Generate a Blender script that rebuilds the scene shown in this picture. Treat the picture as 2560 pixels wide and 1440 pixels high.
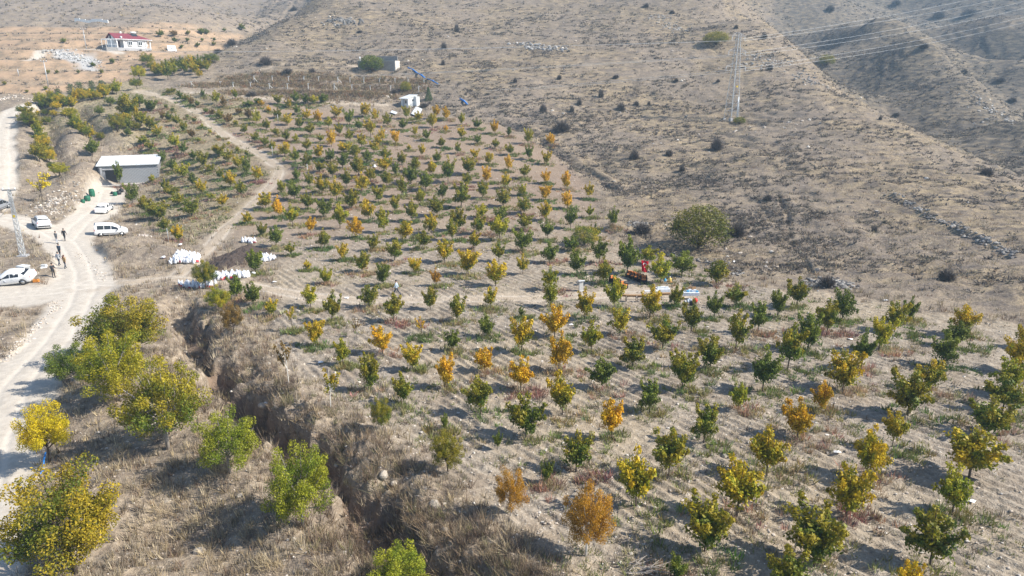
import bpy, bmesh, math, random
import numpy as np
from mathutils import Vector, Matrix

for _o in list(bpy.data.objects):
    bpy.data.objects.remove(_o, do_unlink=True)
SC = bpy.context.scene
COL = SC.collection
random.seed(7)
RNG = np.random.default_rng(11)
R = math.radians

# ------------------------------------------------------------------ camera
CAM_H, PITCH, FPX = 21.6, R(17.0), 1707.0      # drone height (m), tilt below level, focal length in 2560-wide pixels
_cd = bpy.data.cameras.new('Camera')
_cd.sensor_width = 36.0
_cd.lens = 36.0 * FPX / 2560.0
_cd.clip_start, _cd.clip_end = 0.5, 4000.0
CAM = bpy.data.objects.new('Camera', _cd)
CAM.location = (0, 0, CAM_H)
CAM.rotation_euler = (math.pi / 2 - PITCH, 0, 0)
COL.objects.link(CAM)
SC.camera = CAM

# ------------------------------------------------------------------ sky and sun
SUN_ELEV, SUN_AZ = R(40.0), R(97.0)            # azimuth clockwise from +Y (the view direction)
W = bpy.data.worlds.new('World'); SC.world = W; W.use_nodes = True
_nt = W.node_tree
_bg = _nt.nodes['Background']
_sky = _nt.nodes.new('ShaderNodeTexSky')
_sky.sky_type = 'NISHITA'; _sky.sun_disc = False
_sky.sun_elevation, _sky.sun_rotation = SUN_ELEV, SUN_AZ
_sky.air_density, _sky.dust_density, _sky.altitude = 1.0, 1.0, 1200
_nt.links.new(_sky.outputs[0], _bg.inputs[0])
_bg.inputs[1].default_value = 0.1
_sd = bpy.data.lights.new('Sun', 'SUN')
_sd.energy, _sd.angle, _sd.color = 4.9, R(0.53), (1.0, 0.93, 0.82)
SUN = bpy.data.objects.new('Sun', _sd)
_sv = Vector((math.sin(SUN_AZ) * math.cos(SUN_ELEV), math.cos(SUN_AZ) * math.cos(SUN_ELEV), math.sin(SUN_ELEV)))
SUN.rotation_euler = _sv.to_track_quat('Z', 'Y').to_euler()
SUN.location = _sv * 200
COL.objects.link(SUN)

SC.render.engine = 'CYCLES'
SC.cycles.use_denoising = True
SC.cycles.max_bounces = 4
SC.cycles.volume_bounces = 0
SC.cycles.transparent_max_bounces = 6
SC.view_settings.view_transform = 'Standard'
SC.view_settings.look = 'None'
SC.view_settings.gamma = 1.0
SC.view_settings.use_curve_mapping = False
SC.view_settings.exposure = 0.95

# ------------------------------------------------------------------ small helpers
def tag(o, label=None, cat=None, group=None, kind=None):
    if label: o['label'] = label
    if cat: o['category'] = cat
    if group: o['group'] = group
    if kind: o['kind'] = kind
    return o

def link(name, me, mat=None, parent=None):
    o = bpy.data.objects.new(name, me)
    if mat is not None and len(me.materials) == 0:
        for m in (mat if isinstance(mat, (list, tuple)) else [mat]):
            me.materials.append(m)
    COL.objects.link(o)
    if parent is not None: o.parent = parent
    return o

def empty(name, loc=(0, 0, 0), rz=0.0, label=None, cat=None, group=None):
    o = bpy.data.objects.new(name, None)
    o.empty_display_size = 0.3
    o.location = loc; o.rotation_euler = (0, 0, rz)
    COL.objects.link(o)
    return tag(o, label, cat, group)

def arrays_mesh(name, verts, faces, col=None, attr=None, smooth=False):
    """verts (N,3), faces (M,k) numpy -> mesh; col (N,3) point colour, attr dict of point floats"""
    me = bpy.data.meshes.new(name)
    verts = np.asarray(verts, np.float32); faces = np.asarray(faces, np.int32)
    n, (m, k) = len(verts), faces.shape
    me.vertices.add(n); me.vertices.foreach_set('co', verts.ravel())
    me.loops.add(m * k); me.loops.foreach_set('vertex_index', faces.ravel())
    me.polygons.add(m)
    me.polygons.foreach_set('loop_start', np.arange(0, m * k, k, dtype=np.int32))
    me.polygons.foreach_set('loop_total', np.full(m, k, np.int32))
    me.polygons.foreach_set('use_smooth', np.full(m, smooth))
    me.update(calc_edges=True)
    if col is not None:
        a = me.color_attributes.new('col', 'FLOAT_COLOR', 'POINT')
        c = np.ones((n, 4), np.float32); c[:, :3] = col
        a.data.foreach_set('color', c.ravel())
    for key, val in (attr or {}).items():
        a = me.attributes.new(key, 'FLOAT', 'POINT')
        a.data.foreach_set('value', np.asarray(val, np.float32))
    return me

class MB:
    """collects boxes, tubes, prisms ... and builds them as ONE mesh object"""
    def __init__(s): s.v = []; s.f = []; s.sm = []
    def add(s, vs, fs, smooth=False):
        b = len(s.v); s.v += [tuple(v) for v in vs]
        s.f += [tuple(i + b for i in f) for f in fs]; s.sm += [smooth] * len(fs)
        return s
    def box(s, c, d, rz=0.0, taper=1.0, M=None):
        hx, hy, hz = d[0] / 2, d[1] / 2, d[2] / 2
        vs = []
        for z, t in ((-hz, 1.0), (hz, taper)):
            for x, y in ((-hx, -hy), (hx, -hy), (hx, hy), (-hx, hy)):
                vs.append(Vector((x * t, y * t, z)))
        if M is not None: vs = [M @ v for v in vs]
        elif rz: vs = [Matrix.Rotation(rz, 3, 'Z') @ v for v in vs]
        vs = [v + Vector(c) for v in vs]
        return s.add(vs, [(0, 3, 2, 1), (4, 5, 6, 7), (0, 1, 5, 4), (1, 2, 6, 5), (2, 3, 7, 6), (3, 0, 4, 7)])
    def tube(s, pts, r, n=6, caps=True):
        pts = [Vector(p) for p in pts]
        rs = r if isinstance(r, (list, tuple)) else [r] * len(pts)
        rings = []
        for i, p in enumerate(pts):
            t = (pts[min(i + 1, len(pts) - 1)] - pts[max(i - 1, 0)]).normalized()
            a = t.orthogonal().normalized() if abs(t.z) > 0.9 else t.cross(Vector((0, 0, 1))).normalized()
            b = t.cross(a)
            rings.append([p + (a * math.cos(q) + b * math.sin(q)) * rs[i] for q in [2 * math.pi * k / n for k in range(n)]])
        vs = [v for rg in rings for v in rg]; fs = []
        for i in range(len(pts) - 1):
            for k in range(n):
                a, b = i * n + k, i * n + (k + 1) % n
                fs.append((a, b, b + n, a + n))
        if caps:
            fs.append(tuple(range(n))[::-1]); fs.append(tuple(range((len(pts) - 1) * n, len(pts) * n)))
        return s.add(vs, fs, n > 5)
    def bar(s, a, b, w, w2=None): return s.tube([a, b], [w, w2 or w], 4)
    def poly(s, pts): return s.add(pts, [tuple(range(len(pts)))])
    def slab(s, pts, th):
        """flat polygon given thickness against its normal"""
        pts = [Vector(p) for p in pts]; n = len(pts)
        nr = (pts[1] - pts[0]).cross(pts[2] - pts[0]).normalized()
        vs = pts + [p - nr * th for p in pts]
        fs = [tuple(range(n)), tuple(range(2 * n - 1, n - 1, -1))]
        fs += [(i, i + n, (i + 1) % n + n, (i + 1) % n) for i in range(n)]
        return s.add(vs, fs)
    def prism(s, prof, y0, y1):
        """profile in the x-z plane pulled along y"""
        n = len(prof)
        vs = [(x, y0, z) for x, z in prof] + [(x, y1, z) for x, z in prof]
        fs = [tuple(range(n)), tuple(range(2 * n - 1, n - 1, -1))] + [(i, i + n, (i + 1) % n + n, (i + 1) % n) for i in range(n)]
        return s.add(vs, fs)
    def lathe(s, prof, c=(0, 0, 0), n=12, sx=1.0, sy=1.0):
        vs = []; fs = []
        for r, z in prof:
            for k in range(n):
                q = 2 * math.pi * k / n
                vs.append((c[0] + r * sx * math.cos(q), c[1] + r * sy * math.sin(q), c[2] + z))
        for i in range(len(prof) - 1):
            for k in range(n):
                a, b = i * n + k, i * n + (k + 1) % n
                fs.append((a, b, b + n, a + n))
        fs.append(tuple(range(n))[::-1]); fs.append(tuple(range((len(prof) - 1) * n, len(prof) * n)))
        return s.add(vs, fs, True)
    def mesh(s, name):
        me = bpy.data.meshes.new(name); me.from_pydata(s.v, [], s.f); me.update()
        me.polygons.foreach_set('use_smooth', s.sm)
        bm = bmesh.new(); bm.from_mesh(me); bmesh.ops.recalc_face_normals(bm, faces=bm.faces); bm.to_mesh(me); bm.free()
        return me
    def build(s, name, mat, parent=None): return link(name, s.mesh(name), mat, parent)

def copy_tree(o, parent=None):
    c = o.copy(); COL.objects.link(c)
    c.parent = parent
    for ch in list(o.children): copy_tree(ch, c)
    return c

# ------------------------------------------------------------------ materials
MATS = {}
def mat(name, color, rough=0.7, metal=0.0, var=0.12, scale=6.0, bump=0.0, spec=0.3, trans=0.0):
    if name in MATS: return MATS[name]
    m = bpy.data.materials.new(name); m.use_nodes = True; MATS[name] = m
    nt = m.node_tree; b = nt.nodes['Principled BSDF']
    b.inputs['Roughness'].default_value = rough; b.inputs['Metallic'].default_value = metal
    b.inputs['Specular IOR Level'].default_value = spec
    tc = nt.nodes.new('ShaderNodeTexCoord'); nz = nt.nodes.new('ShaderNodeTexNoise')
    nz.inputs['Scale'].default_value = scale; nz.inputs['Detail'].default_value = 5
    nt.links.new(tc.outputs['Object'], nz.inputs['Vector'])
    mr = nt.nodes.new('ShaderNodeMapRange')
    mr.inputs[1].default_value, mr.inputs[2].default_value = 0.3, 0.7
    mr.inputs[3].default_value, mr.inputs[4].default_value = 1 - var, 1 + var
    nt.links.new(nz.outputs[0], mr.inputs[0])
    mx = nt.nodes.new('ShaderNodeVectorMath'); mx.operation = 'SCALE'
    mx.inputs[0].default_value = color[:3]
    nt.links.new(mr.outputs[0], mx.inputs['Scale']); nt.links.new(mx.outputs[0], b.inputs['Base Color'])
    if bump:
        bp = nt.nodes.new('ShaderNodeBump'); bp.inputs['Strength'].default_value = bump; bp.inputs['Distance'].default_value = 0.03
        nt.links.new(nz.outputs[0], bp.inputs['Height']); nt.links.new(bp.outputs[0], b.inputs['Normal'])
    return m

def vcol_mat(name, rough=0.85, trans=0.0, var=0.25, scale=3.0):
    """colour from the mesh's own point colours (each blade or stone has its own)"""
    m = bpy.data.materials.new(name); m.use_nodes = True; MATS[name] = m
    nt = m.node_tree; b = nt.nodes['Principled BSDF']; b.inputs['Roughness'].default_value = rough
    b.inputs['Specular IOR Level'].default_value = 0.15
    a = nt.nodes.new('ShaderNodeAttribute'); a.attribute_name = 'col'
    nt.links.new(a.outputs['Color'], b.inputs['Base Color'])
    if trans:
        t = nt.nodes.new('ShaderNodeBsdfTranslucent'); nt.links.new(a.outputs['Color'], t.inputs[0])
        mx = nt.nodes.new('ShaderNodeMixShader'); mx.inputs[0].default_value = trans
        nt.links.new(b.outputs[0], mx.inputs[1]); nt.links.new(t.outputs[0], mx.inputs[2])
        nt.links.new(mx.outputs[0], nt.nodes['Material Output'].inputs[0])
    return m

def leaf_mat():
    """leaf colour: two colours carried by each tree (leaf_low, leaf_up) mixed leaf by leaf"""
    m = bpy.data.materials.new('leaf'); m.use_nodes = True; MATS['leaf'] = m
    nt = m.node_tree; b = nt.nodes['Principled BSDF']
    b.inputs['Roughness'].default_value = 0.55; b.inputs['Specular IOR Level'].default_value = 0.25
    def at(n, t):
        a = nt.nodes.new('ShaderNodeAttribute'); a.attribute_name = n; a.attribute_type = t; return a
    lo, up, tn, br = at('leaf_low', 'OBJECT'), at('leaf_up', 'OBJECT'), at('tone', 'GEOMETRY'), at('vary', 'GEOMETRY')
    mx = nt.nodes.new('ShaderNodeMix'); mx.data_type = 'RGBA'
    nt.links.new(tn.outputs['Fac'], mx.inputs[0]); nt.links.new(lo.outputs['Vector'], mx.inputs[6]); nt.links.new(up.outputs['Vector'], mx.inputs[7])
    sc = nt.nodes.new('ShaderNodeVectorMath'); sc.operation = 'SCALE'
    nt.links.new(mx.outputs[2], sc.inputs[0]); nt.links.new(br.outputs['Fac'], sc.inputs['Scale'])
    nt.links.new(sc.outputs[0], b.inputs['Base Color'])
    t = nt.nodes.new('ShaderNodeBsdfTranslucent'); nt.links.new(sc.outputs[0], t.inputs[0])
    ms = nt.nodes.new('ShaderNodeMixShader'); ms.inputs[0].default_value = 0.3
    nt.links.new(b.outputs[0], ms.inputs[1]); nt.links.new(t.outputs[0], ms.inputs[2])
    nt.links.new(ms.outputs[0], nt.nodes['Material Output'].inputs[0])
    return m
# ------------------------------------------------------------------ terrain: heights
def px(u, v, d):
    """point seen at photo pixel (u, v), d metres along the view axis"""
    xc, yc = (u - 1280) / FPX * d, (720 - v) / FPX * d
    return (xc, d * math.cos(PITCH) + yc * math.sin(PITCH), CAM_H - d * math.sin(PITCH) + yc * math.cos(PITCH))

def vnoise(x, y, seed=0):
    ix = np.floor(x).astype(np.int64); iy = np.floor(y).astype(np.int64)
    fx, fy = x - ix, y - iy
    fx = fx * fx * (3 - 2 * fx); fy = fy * fy * (3 - 2 * fy)
    def h(a, b):
        n = (a * 374761393 + b * 668265263 + seed * 974634777) & 0xFFFFFFFF
        n = ((n ^ (n >> 13)) * 1274126177) & 0xFFFFFFFF
        return ((n ^ (n >> 16)) & 0xFFFF) / 65535.0
    a, b, c, d = h(ix, iy), h(ix + 1, iy), h(ix, iy + 1), h(ix + 1, iy + 1)
    return (a * (1 - fx) + b * fx) * (1 - fy) + (c * (1 - fx) + d * fx) * fy - 0.5

def fbm(x, y, seed=0, octv=4, gain=0.5):
    s = 0; a = 1.0
    for i in range(octv):
        s = s + a * vnoise(x * 2 ** i + 17.3 * i, y * 2 ** i - 9.1 * i, seed + i); a *= gain
    return s

def sstep(a, b, x):
    t = np.clip((x - a) / (b - a), 0, 1); return t * t * (3 - 2 * t)

CP = []
for x, y, z in [(-62, 62, -.3), (-46, 76, 0), (-22, 30, 0), (0, 25, .2), (25, 25, .2), (52, 30, .4), (0, 50, .1), (30, 50, .1), (0, 70, 0),
                (30, 68, 0), (-22, 66, .1), (-42, 36, -.4), (-32, 20, -.4), (0, 5, 0), (42, 5, .5), (-45, 5, -.5), (62, 52, .6), (85, 40, 1.5), (-85, 60, -1), (-90, 30, -1.5)]:
    CP.append((x, y, z))
for u, v, d in [(1000, 550, 105), (1000, 480, 120), (1000, 400, 136), (1000, 300, 165), (700, 480, 119), (700, 400, 135), (700, 300, 163), (1250, 480, 119), (1250, 360, 147),
                (450, 560, 106), (262, 460, 130), (395, 455, 131), (263, 530, 113), (480, 380, 140), (450, 290, 163), (600, 250, 172), (1010, 265, 176), (945, 175, 203), (700, 200, 190),
                (1000, 100, 236), (1000, 0, 300), (1000, -150, 420), (1300, -150, 420), (800, 100, 236), (760, 150, 212),
                # valley, terraces, house, left
                (330, 127, 226), (200, 150, 212), (100, 200, 186), (50, 260, 165), (20, 300, 151), (20, 400, 129), (20, 500, 112), (10, 560, 100), (400, 200, 192), (500, 160, 208),
                (480, 95, 250), (200, 62, 272), (200, 0, 332), (20, 60, 265), (20, 130, 212), (500, 40, 295), (-300, 200, 190), (-300, 60, 280), (-300, 500, 112), (-200, -100, 450), (400, -150, 520), (100, -150, 520),
                # left edge of the near hill, and the valley floor behind it
                (600, 118, 222), (650, 88, 240), (700, 52, 258), (780, 4, 290), (860, -60, 350),
                (560, 100, 262), (640, 58, 330), (700, 14, 400), (740, -20, 450),
                # near hillside, right
                (1700, 640, 88), (2100, 600, 92), (2100, 500, 108), (2100, 400, 127), (2100, 300, 157), (1828, 298, 167), (1500, 300, 166), (1500, 450, 127), (1500, 150, 206), (1800, 150, 208),
                (1800, 60, 250), (1500, 0, 300), (1700, -100, 380), (2500, 700, 75), (2500, 600, 87), (2500, 500, 106), (1700, 500, 112), (2300, 450, 117), (1300, 200, 190), (1250, 100, 236),
                # first shoulder and slope behind
                (1920, 60, 242), (2040, 180, 196), (2210, 280, 164), (2340, 350, 148), (2480, 425, 131), (2700, 480, 120), (1830, -10, 290),
                (1965, 85, 390), (2040, 160, 335), (2210, 262, 240), (2340, 333, 190), (2480, 408, 152), (2600, 440, 140), (2120, 60, 350), (2180, 130, 290), (2300, 150, 255), (2420, 270, 200), (2520, 340, 172), (2060, -20, 420),
                # second shoulder and far slope
                (2190, 42, 315), (2330, 98, 262), (2420, 188, 218), (2560, 315, 172), (2240, 30, 480), (2370, 90, 400), (2460, 180, 320), (2580, 290, 250), (2500, 60, 330), (2600, 150, 270), (2800, 150, 300), (2400, -60, 480), (2600, -150, 620), (2100, -150, 560), (2900, 400, 170)]:
    CP.append(px(u, v, d))
# hollows hidden behind the crests
for u, v, d, dz in [(640, 84, 280, -7), (600, 112, 242, -3), (700, 40, 320, -8), (770, 2, 345, -9), (2030, 160, 260, -9), (2215, 262, 200, -6), (2345, 336, 168, -3.5), (1930, 50, 310, -9), (2340, 88, 330, -9), (2430, 172, 265, -7), (2210, 30, 390, -10), (2575, 300, 208, -5)]:
    p = px(u, v, d); CP.append((p[0], p[1], p[2] + dz))
CP = np.array(CP)
def _tps_k(r2): return np.where(r2 > 1e-9, r2 * np.log(np.maximum(r2, 1e-9)), 0)
_S = 100.0
_X = CP[:, :2] / _S
_n = len(CP)
_K = _tps_k(((_X[:, None] - _X[None]) ** 2).sum(-1)) + 2e-3 * np.eye(_n)
_P = np.c_[np.ones(_n), _X]
_sol = np.linalg.solve(np.block([[_K, _P], [_P.T, np.zeros((3, 3))]]), np.r_[CP[:, 2], np.zeros(3)])
def base_z(x, y):
    x = np.asarray(x, float).ravel() / _S; y = np.asarray(y, float).ravel() / _S
    out = np.empty_like(x)
    for i in range(0, len(x), 40000):
        a, b = x[i:i + 40000], y[i:i + 40000]
        r2 = (a[:, None] - _X[None, :, 0]) ** 2 + (b[:, None] - _X[None, :, 1]) ** 2
        out[i:i + 40000] = _tps_k(r2) @ _sol[:_n] + _sol[_n] + _sol[_n + 1] * a + _sol[_n + 2] * b
    return out

# mesh grid: spokes and rings about the drone's ground point, so that near ground gets the finer cells
NA, NR = 860, 760
AZ = np.linspace(R(-54), R(54), NA)
RAD = 12.0 * np.exp(np.linspace(0, math.log(760 / 12.0), NR))
GA, GR = np.meshgrid(AZ, RAD, indexing='ij')
GX, GY = GR * np.sin(GA), GR * np.cos(GA)
# evaluate the smooth base on a coarser set and interpolate (it is very smooth)
_ca, _cr = slice(None, None, 1), slice(None, None, 1)
_si, _sj = np.linspace(0, NA - 1, 216), np.linspace(0, NR - 1, 191)
def _resample(Zc):
    tmp = np.empty((216, NR))
    for i in range(216): tmp[i] = np.interp(np.arange(NR), _sj, Zc[i])
    out = np.empty((NA, NR))
    for j in range(NR): out[:, j] = np.interp(np.arange(NA), _si, tmp[:, j])
    return out
_az_c = np.interp(_si, np.arange(NA), AZ); _lr_c = np.interp(_sj, np.arange(NR), np.log(RAD))
_A, _L = np.meshgrid(_az_c, _lr_c, indexing='ij')
GZ = _resample(base_z((np.exp(_L) * np.sin(_A)), (np.exp(_L) * np.cos(_A))).reshape(216, 191))

def hit(u, v, Z=None):
    """where the line of sight of a pixel first meets the ground"""
    Z = GZ if Z is None else Z
    x, y = (u - 1280) / FPX, (720 - v) / FPX
    dy = math.cos(PITCH) + y * math.sin(PITCH); dz = -math.sin(PITCH) + y * math.cos(PITCH)
    az = math.atan2(x, dy); sl = dz / math.hypot(x, dy)
    fi = np.clip((az - AZ[0]) / (AZ[1] - AZ[0]), 0, NA - 1.001); i = int(fi); t = fi - i
    prof = Z[i] * (1 - t) + Z[i + 1] * t
    diff = prof - (CAM_H + sl * RAD)
    k = np.argmax(diff > 0)
    if k == 0: k = NR - 1 if not diff[0] > 0 else 1
    s = diff[k - 1] / (diff[k - 1] - diff[k]) if diff[k] != diff[k - 1] else 0
    s = min(max(s, 0), 1)
    r = RAD[k - 1] + s * (RAD[k] - RAD[k - 1])
    return Vector((r * math.sin(az), r * math.cos(az), prof[k - 1] + s * (prof[k] - prof[k - 1])))

def zat(x, y):
    """height of the ground at a place"""
    x = np.asarray(x, float); y = np.asarray(y, float)
    fi = np.clip((np.arctan2(x, y) - AZ[0]) / (AZ[1] - AZ[0]), 0, NA - 1.001)
    fj = np.clip(np.log(np.maximum(np.hypot(x, y), 12.0) / 12.0) / math.log(760 / 12.0) * (NR - 1), 0, NR - 1.001)
    i = fi.astype(int); j = fj.astype(int); a = fi - i; b = fj - j
    return (GZ[i, j] * (1 - a) + GZ[i + 1, j] * a) * (1 - b) + (GZ[i, j + 1] * (1 - a) + GZ[i + 1, j + 1] * a) * b

def sample(F, x, y):
    fi = np.clip(np.rint((np.arctan2(x, y) - AZ[0]) / (AZ[1] - AZ[0])), 0, NA - 1).astype(int)
    fj = np.clip(np.rint(np.log(np.maximum(np.hypot(x, y), 12.0) / 12.0) / math.log(760 / 12.0) * (NR - 1)), 0, NR - 1).astype(int)
    return F[fi, fj]

def line(pts): return np.array([hit(u, v)[:2] for u, v in pts])
def dist_line(pl, x=None, y=None, signed=False, along=False):
    x = GX if x is None else x; y = GY if y is None else y
    best = np.full(x.shape, 1e9); sg = np.zeros(x.shape); al = np.zeros(x.shape); acc = 0.0
    for (ax, ay), (bx, by) in zip(pl[:-1], pl[1:]):
        dx, dy = bx - ax, by - ay; L = math.hypot(dx, dy) + 1e-9
        t = np.clip(((x - ax) * dx + (y - ay) * dy) / L ** 2, 0, 1)
        d = np.hypot(x - ax - t * dx, y - ay - t * dy)
        m = d < best
        best = np.where(m, d, best)
        if signed: sg = np.where(m, np.sign((x - ax) * dy - (y - ay) * dx), sg)   # + to the right of the line's course
        if along: al = np.where(m, acc + t * L, al)
        acc += L
    if along: return best, (sg if signed else None), al / acc
    return best * sg if signed else best

def poly_sd(pts):
    """signed distance (m) to a polygon outlined on the photo, + inside"""
    P = line(pts); P = np.vstack([P, P[:1]])
    ins = np.zeros(GX.shape, bool)
    for (ax, ay), (bx, by) in zip(P[:-1], P[1:]):
        c = ((ay > GY) != (by > GY)) & (GX < (bx - ax) * (GY - ay) / (by - ay + 1e-12) + ax)
        ins ^= c
    d = dist_line(P)
    return np.where(ins, d, -d)

N1 = fbm(GX / 3.0, GY / 3.0, 3, 4); N2 = fbm(GX / 14.0, GY / 14.0, 9, 3); NF = fbm(GX / .7, GY / .7, 21, 3)

# regions
ORCH = sstep(-1.0, 1.0, poly_sd([(690, 775), (690, 870), (770, 965), (890, 1045), (1010, 1115), (1150, 1205), (1250, 1285), (1340, 1400), (1420, 1600), (2950, 1600), (2950, 900), (2560, 815), (2300, 780),
                (2000, 725), (1850, 712), (1790, 698), (1560, 630), (1500, 560), (1490, 480), (1380, 380), (1250, 312), (1130, 292), (900, 288), (700, 255), (500, 250), (400, 262), (330, 330), (400, 400), (410, 480), (450, 560), (560, 590), (640, 600), (700, 660)]) + N1 * 2.2)
RED = sstep(-4, 4, poly_sd([(-300, 70), (-300, 245), (120, 232), (330, 200), (420, 140), (560, 120), (620, 90), (590, 70), (350, 50), (150, 40)]) + N2 * 8)
HILL = sstep(-2.5, 2.5, poly_sd([(540, 205), (690, 235), (1000, 255), (1180, 292), (1300, 325), (1420, 400), (1520, 480), (1540, 590), (1700, 640), (1850, 690), (2150, 728), (2560, 790), (2960, 860), (2960, -190), (700, -190), (560, 110)]) + N1 * 3)
FARL = sstep(-4, 4, poly_sd([(-300, 90), (330, 60), (600, 85), (800, -20), (700, -190), (-300, -190)]) + N2 * 6)
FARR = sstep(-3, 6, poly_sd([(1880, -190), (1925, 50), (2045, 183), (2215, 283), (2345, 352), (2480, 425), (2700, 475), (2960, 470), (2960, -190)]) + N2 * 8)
GRAVEL = sstep(-1.5, 1.5, poly_sd([(112, 122), (235, 132), (240, 160), (250, 172), (205, 165), (150, 145)]) + N1 * 2)

def road_mask(pl, w, jit=0.5, soft=0.5):
    return sstep(soft, -soft, dist_line(pl) - w / 2 + N1 * jit + NF * .25)
ROADS = [([(-150, 1500), (-60, 1250), (-22, 1100), (40, 960), (142, 850), (190, 775), (215, 720), (205, 670), (185, 630), (165, 603), (120, 578), (60, 556), (0, 545), (-120, 540)], 5.6),
         ([(215, 715), (120, 728), (0, 738), (-160, 745)], 4.6),
         ([(-20, 520), (5, 470), (10, 400), (8, 340), (14, 300), (34, 275), (70, 262)], 4.4),
         ([(165, 600), (200, 560), (240, 530), (262, 500), (270, 475)], 6.0),
         ([(70, 150), (110, 124), (150, 118), (240, 122), (300, 132)], 3.0)]
ROAD = np.zeros(GX.shape)
for pts, w in ROADS: ROAD = np.maximum(ROAD, road_mask(line(pts), w))
ROAD = np.maximum(ROAD, sstep(-1, 1, poly_sd([(60, 770), (150, 750), (190, 790), (260, 740), (300, 712), (240, 690), (215, 640), (170, 645), (150, 690), (100, 715), (-40, 705), (-40, 770)]) + N1))
TRACKS = [([(225, 705), (330, 705), (430, 695), (520, 705), (640, 716), (760, 738), (900, 749), (1000, 749), (1200, 746), (1400, 745), (1550, 733), (1700, 738)], 3.2),
          ([(440, 690), (500, 640), (560, 572), (620, 520), (690, 450), (700, 420), (650, 383), (565, 340), (505, 285), (425, 245), (350, 228)], 3.0),
          ([(440, 232), (540, 236), (650, 243), (740, 246), (830, 258), (960, 262)], 3.0),
          ([(560, 195), (700, 163), (800, 158), (890, 162)], 1.2)]
TRACK = np.zeros(GX.shape)
for pts, w in TRACKS: TRACK = np.maximum(TRACK, 0.84 * road_mask(line(pts), w * .88, 1.2, 1.0))
TRACK = np.maximum(TRACK, 0.8 * sstep(-1, 1, poly_sd([(1540, 690), (1610, 715), (1700, 712), (1760, 745), (1690, 760), (1550, 752), (1500, 735)]) + N1))
TRACK = TRACK * (1 - ROAD)
HARD = np.maximum(ROAD, TRACK)

# relief -------------------------------------------------------------------------------------------
Z0 = GZ.copy()
GULLY = line([(436, 735), (450, 775), (475, 830), (502, 885), (545, 945), (595, 1005), (655, 1075), (725, 1128), (835, 1190), (905, 1275), (985, 1355), (1080, 1440), (1180, 1540)])
_gd, _gs, _gt = dist_line(GULLY, signed=True, along=True)
_s = _gd * _gs                                  # + = left bank seen going down (west), - = orchard side
_wob = N1 * 1.3 + NF * .5
_dep = 1.75 * sstep(0.0, 0.12, _gt) * (0.75 + .5 * (fbm(_gt * 14, _gt * 0 + 3, 5, 2) + .5))
_prof = np.where(_s > 0, np.exp(-((np.maximum(_s + _wob, 0)) / 1.5) ** 2), np.exp(-((np.maximum(-_s + _wob * 1.1 - .2, 0)) / 1.0) ** 3))
GUL = _prof
GZ = GZ - _dep * _prof * (1 - HARD)
GZ += .75 * np.exp(-((_s - 4.2) / 1.8) ** 2) * (.6 + N2) * sstep(.1, .25, _gt)                     # west berm
GZ += .55 * np.exp(-((_s + 3.6) / 1.7) ** 2) * sstep(.08, .3, _gt)                                   # spoil on the orchard side
_edge = np.exp(-((np.abs(_s + .6) - 1.7) / 1.1) ** 2) * sstep(.05, .15, _gt)
GZ += _edge * (.8 * N1 + .45 * NF)
BANK = (1 - ORCH) * (1 - HILL) * (1 - HARD) * (1 - FARL) * (1 - RED)
def mound(u, v, h, rx, ry):
    p = hit(u, v, Z0); return h * np.exp(-(((GX - p.x) / rx) ** 2 + ((GY - p.y) / ry) ** 2))
for u, v, h, rx, ry in [(335, 622, 1.9, 3.6, 4.2), (400, 640, 1.1, 3.2, 3), (192, 478, 2.4, 3.6, 6.5), (218, 445, 2.6, 4, 5), (150, 515, 1.2, 3, 4), (130, 420, 1.2, 5, 8), (160, 360, 1.2, 3.5, 10), (270, 340, 1.5, 5, 9), (90, 300, 1.6, 5, 9), (250, 1000, .8, 4, 3), (470, 1080, .7, 5, 3), (300, 1250, .8, 5, 3), (430, 1350, -.7, 5, 2), (60, 660, .5, 5, 3)]:
    GZ += mound(u, v, h, rx, ry) * (1 - HARD * .9)
for pts, h, w in [([(100, 262), (112, 300), (120, 345), (135, 395), (150, 410)], -2.4, 2.2), ([(190, 268), (210, 300), (228, 325), (246, 340)], -2.0, 2.0),
                  ([(1245, 300), (1300, 325), (1345, 340), (1375, 372), (1430, 408), (1490, 448), (1550, 485)], -.45, .8), ([(1255, 292), (1310, 316), (1362, 334), (1395, 362), (1450, 400), (1505, 440), (1560, 478)], .4, 1.2),
                  ([(1945, 478), (1968, 540), (1975, 600)], -.25, .3), ([(1980, 612), (2005, 640), (2030, 680)], -.25, .3),
                  ([(690, 236), (760, 236), (860, 243), (960, 246)], .9, 2.0), ([(340, 228), (440, 230), (520, 238)], .7, 1.6),
                  ([(560, 208), (800, 208), (1060, 216)], .8, 1.6), ([(560, 193), (800, 190), (1070, 203)], .7, 1.6),
                  ([(140, 150), (230, 158)], 0, 1), ([(2235, 485), (2330, 545), (2430, 590), (2540, 640)], .2, .8)]:
    GZ += h * np.exp(-(dist_line(line(pts)) / w) ** 2) * (1 - HARD)
# terraces cut into the upper left slope
_tz = GZ / 3.4 + N2 * .25; _fr = _tz - np.floor(_tz)
RISER = RED * sstep(.55, .7, _fr) * sstep(1.0, .9, _fr)
WGRASS = sstep(-3, 3, poly_sd([(330, 200), (430, 230), (640, 250), (640, 300), (560, 330), (640, 380), (690, 430), (600, 540), (480, 600), (330, 520), (400, 400), (250, 330), (60, 300), (120, 240)]) + N1 * 4)
GZ += RED * .75 * (sstep(.45, .95, _fr) - _fr) * 3.4
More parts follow.
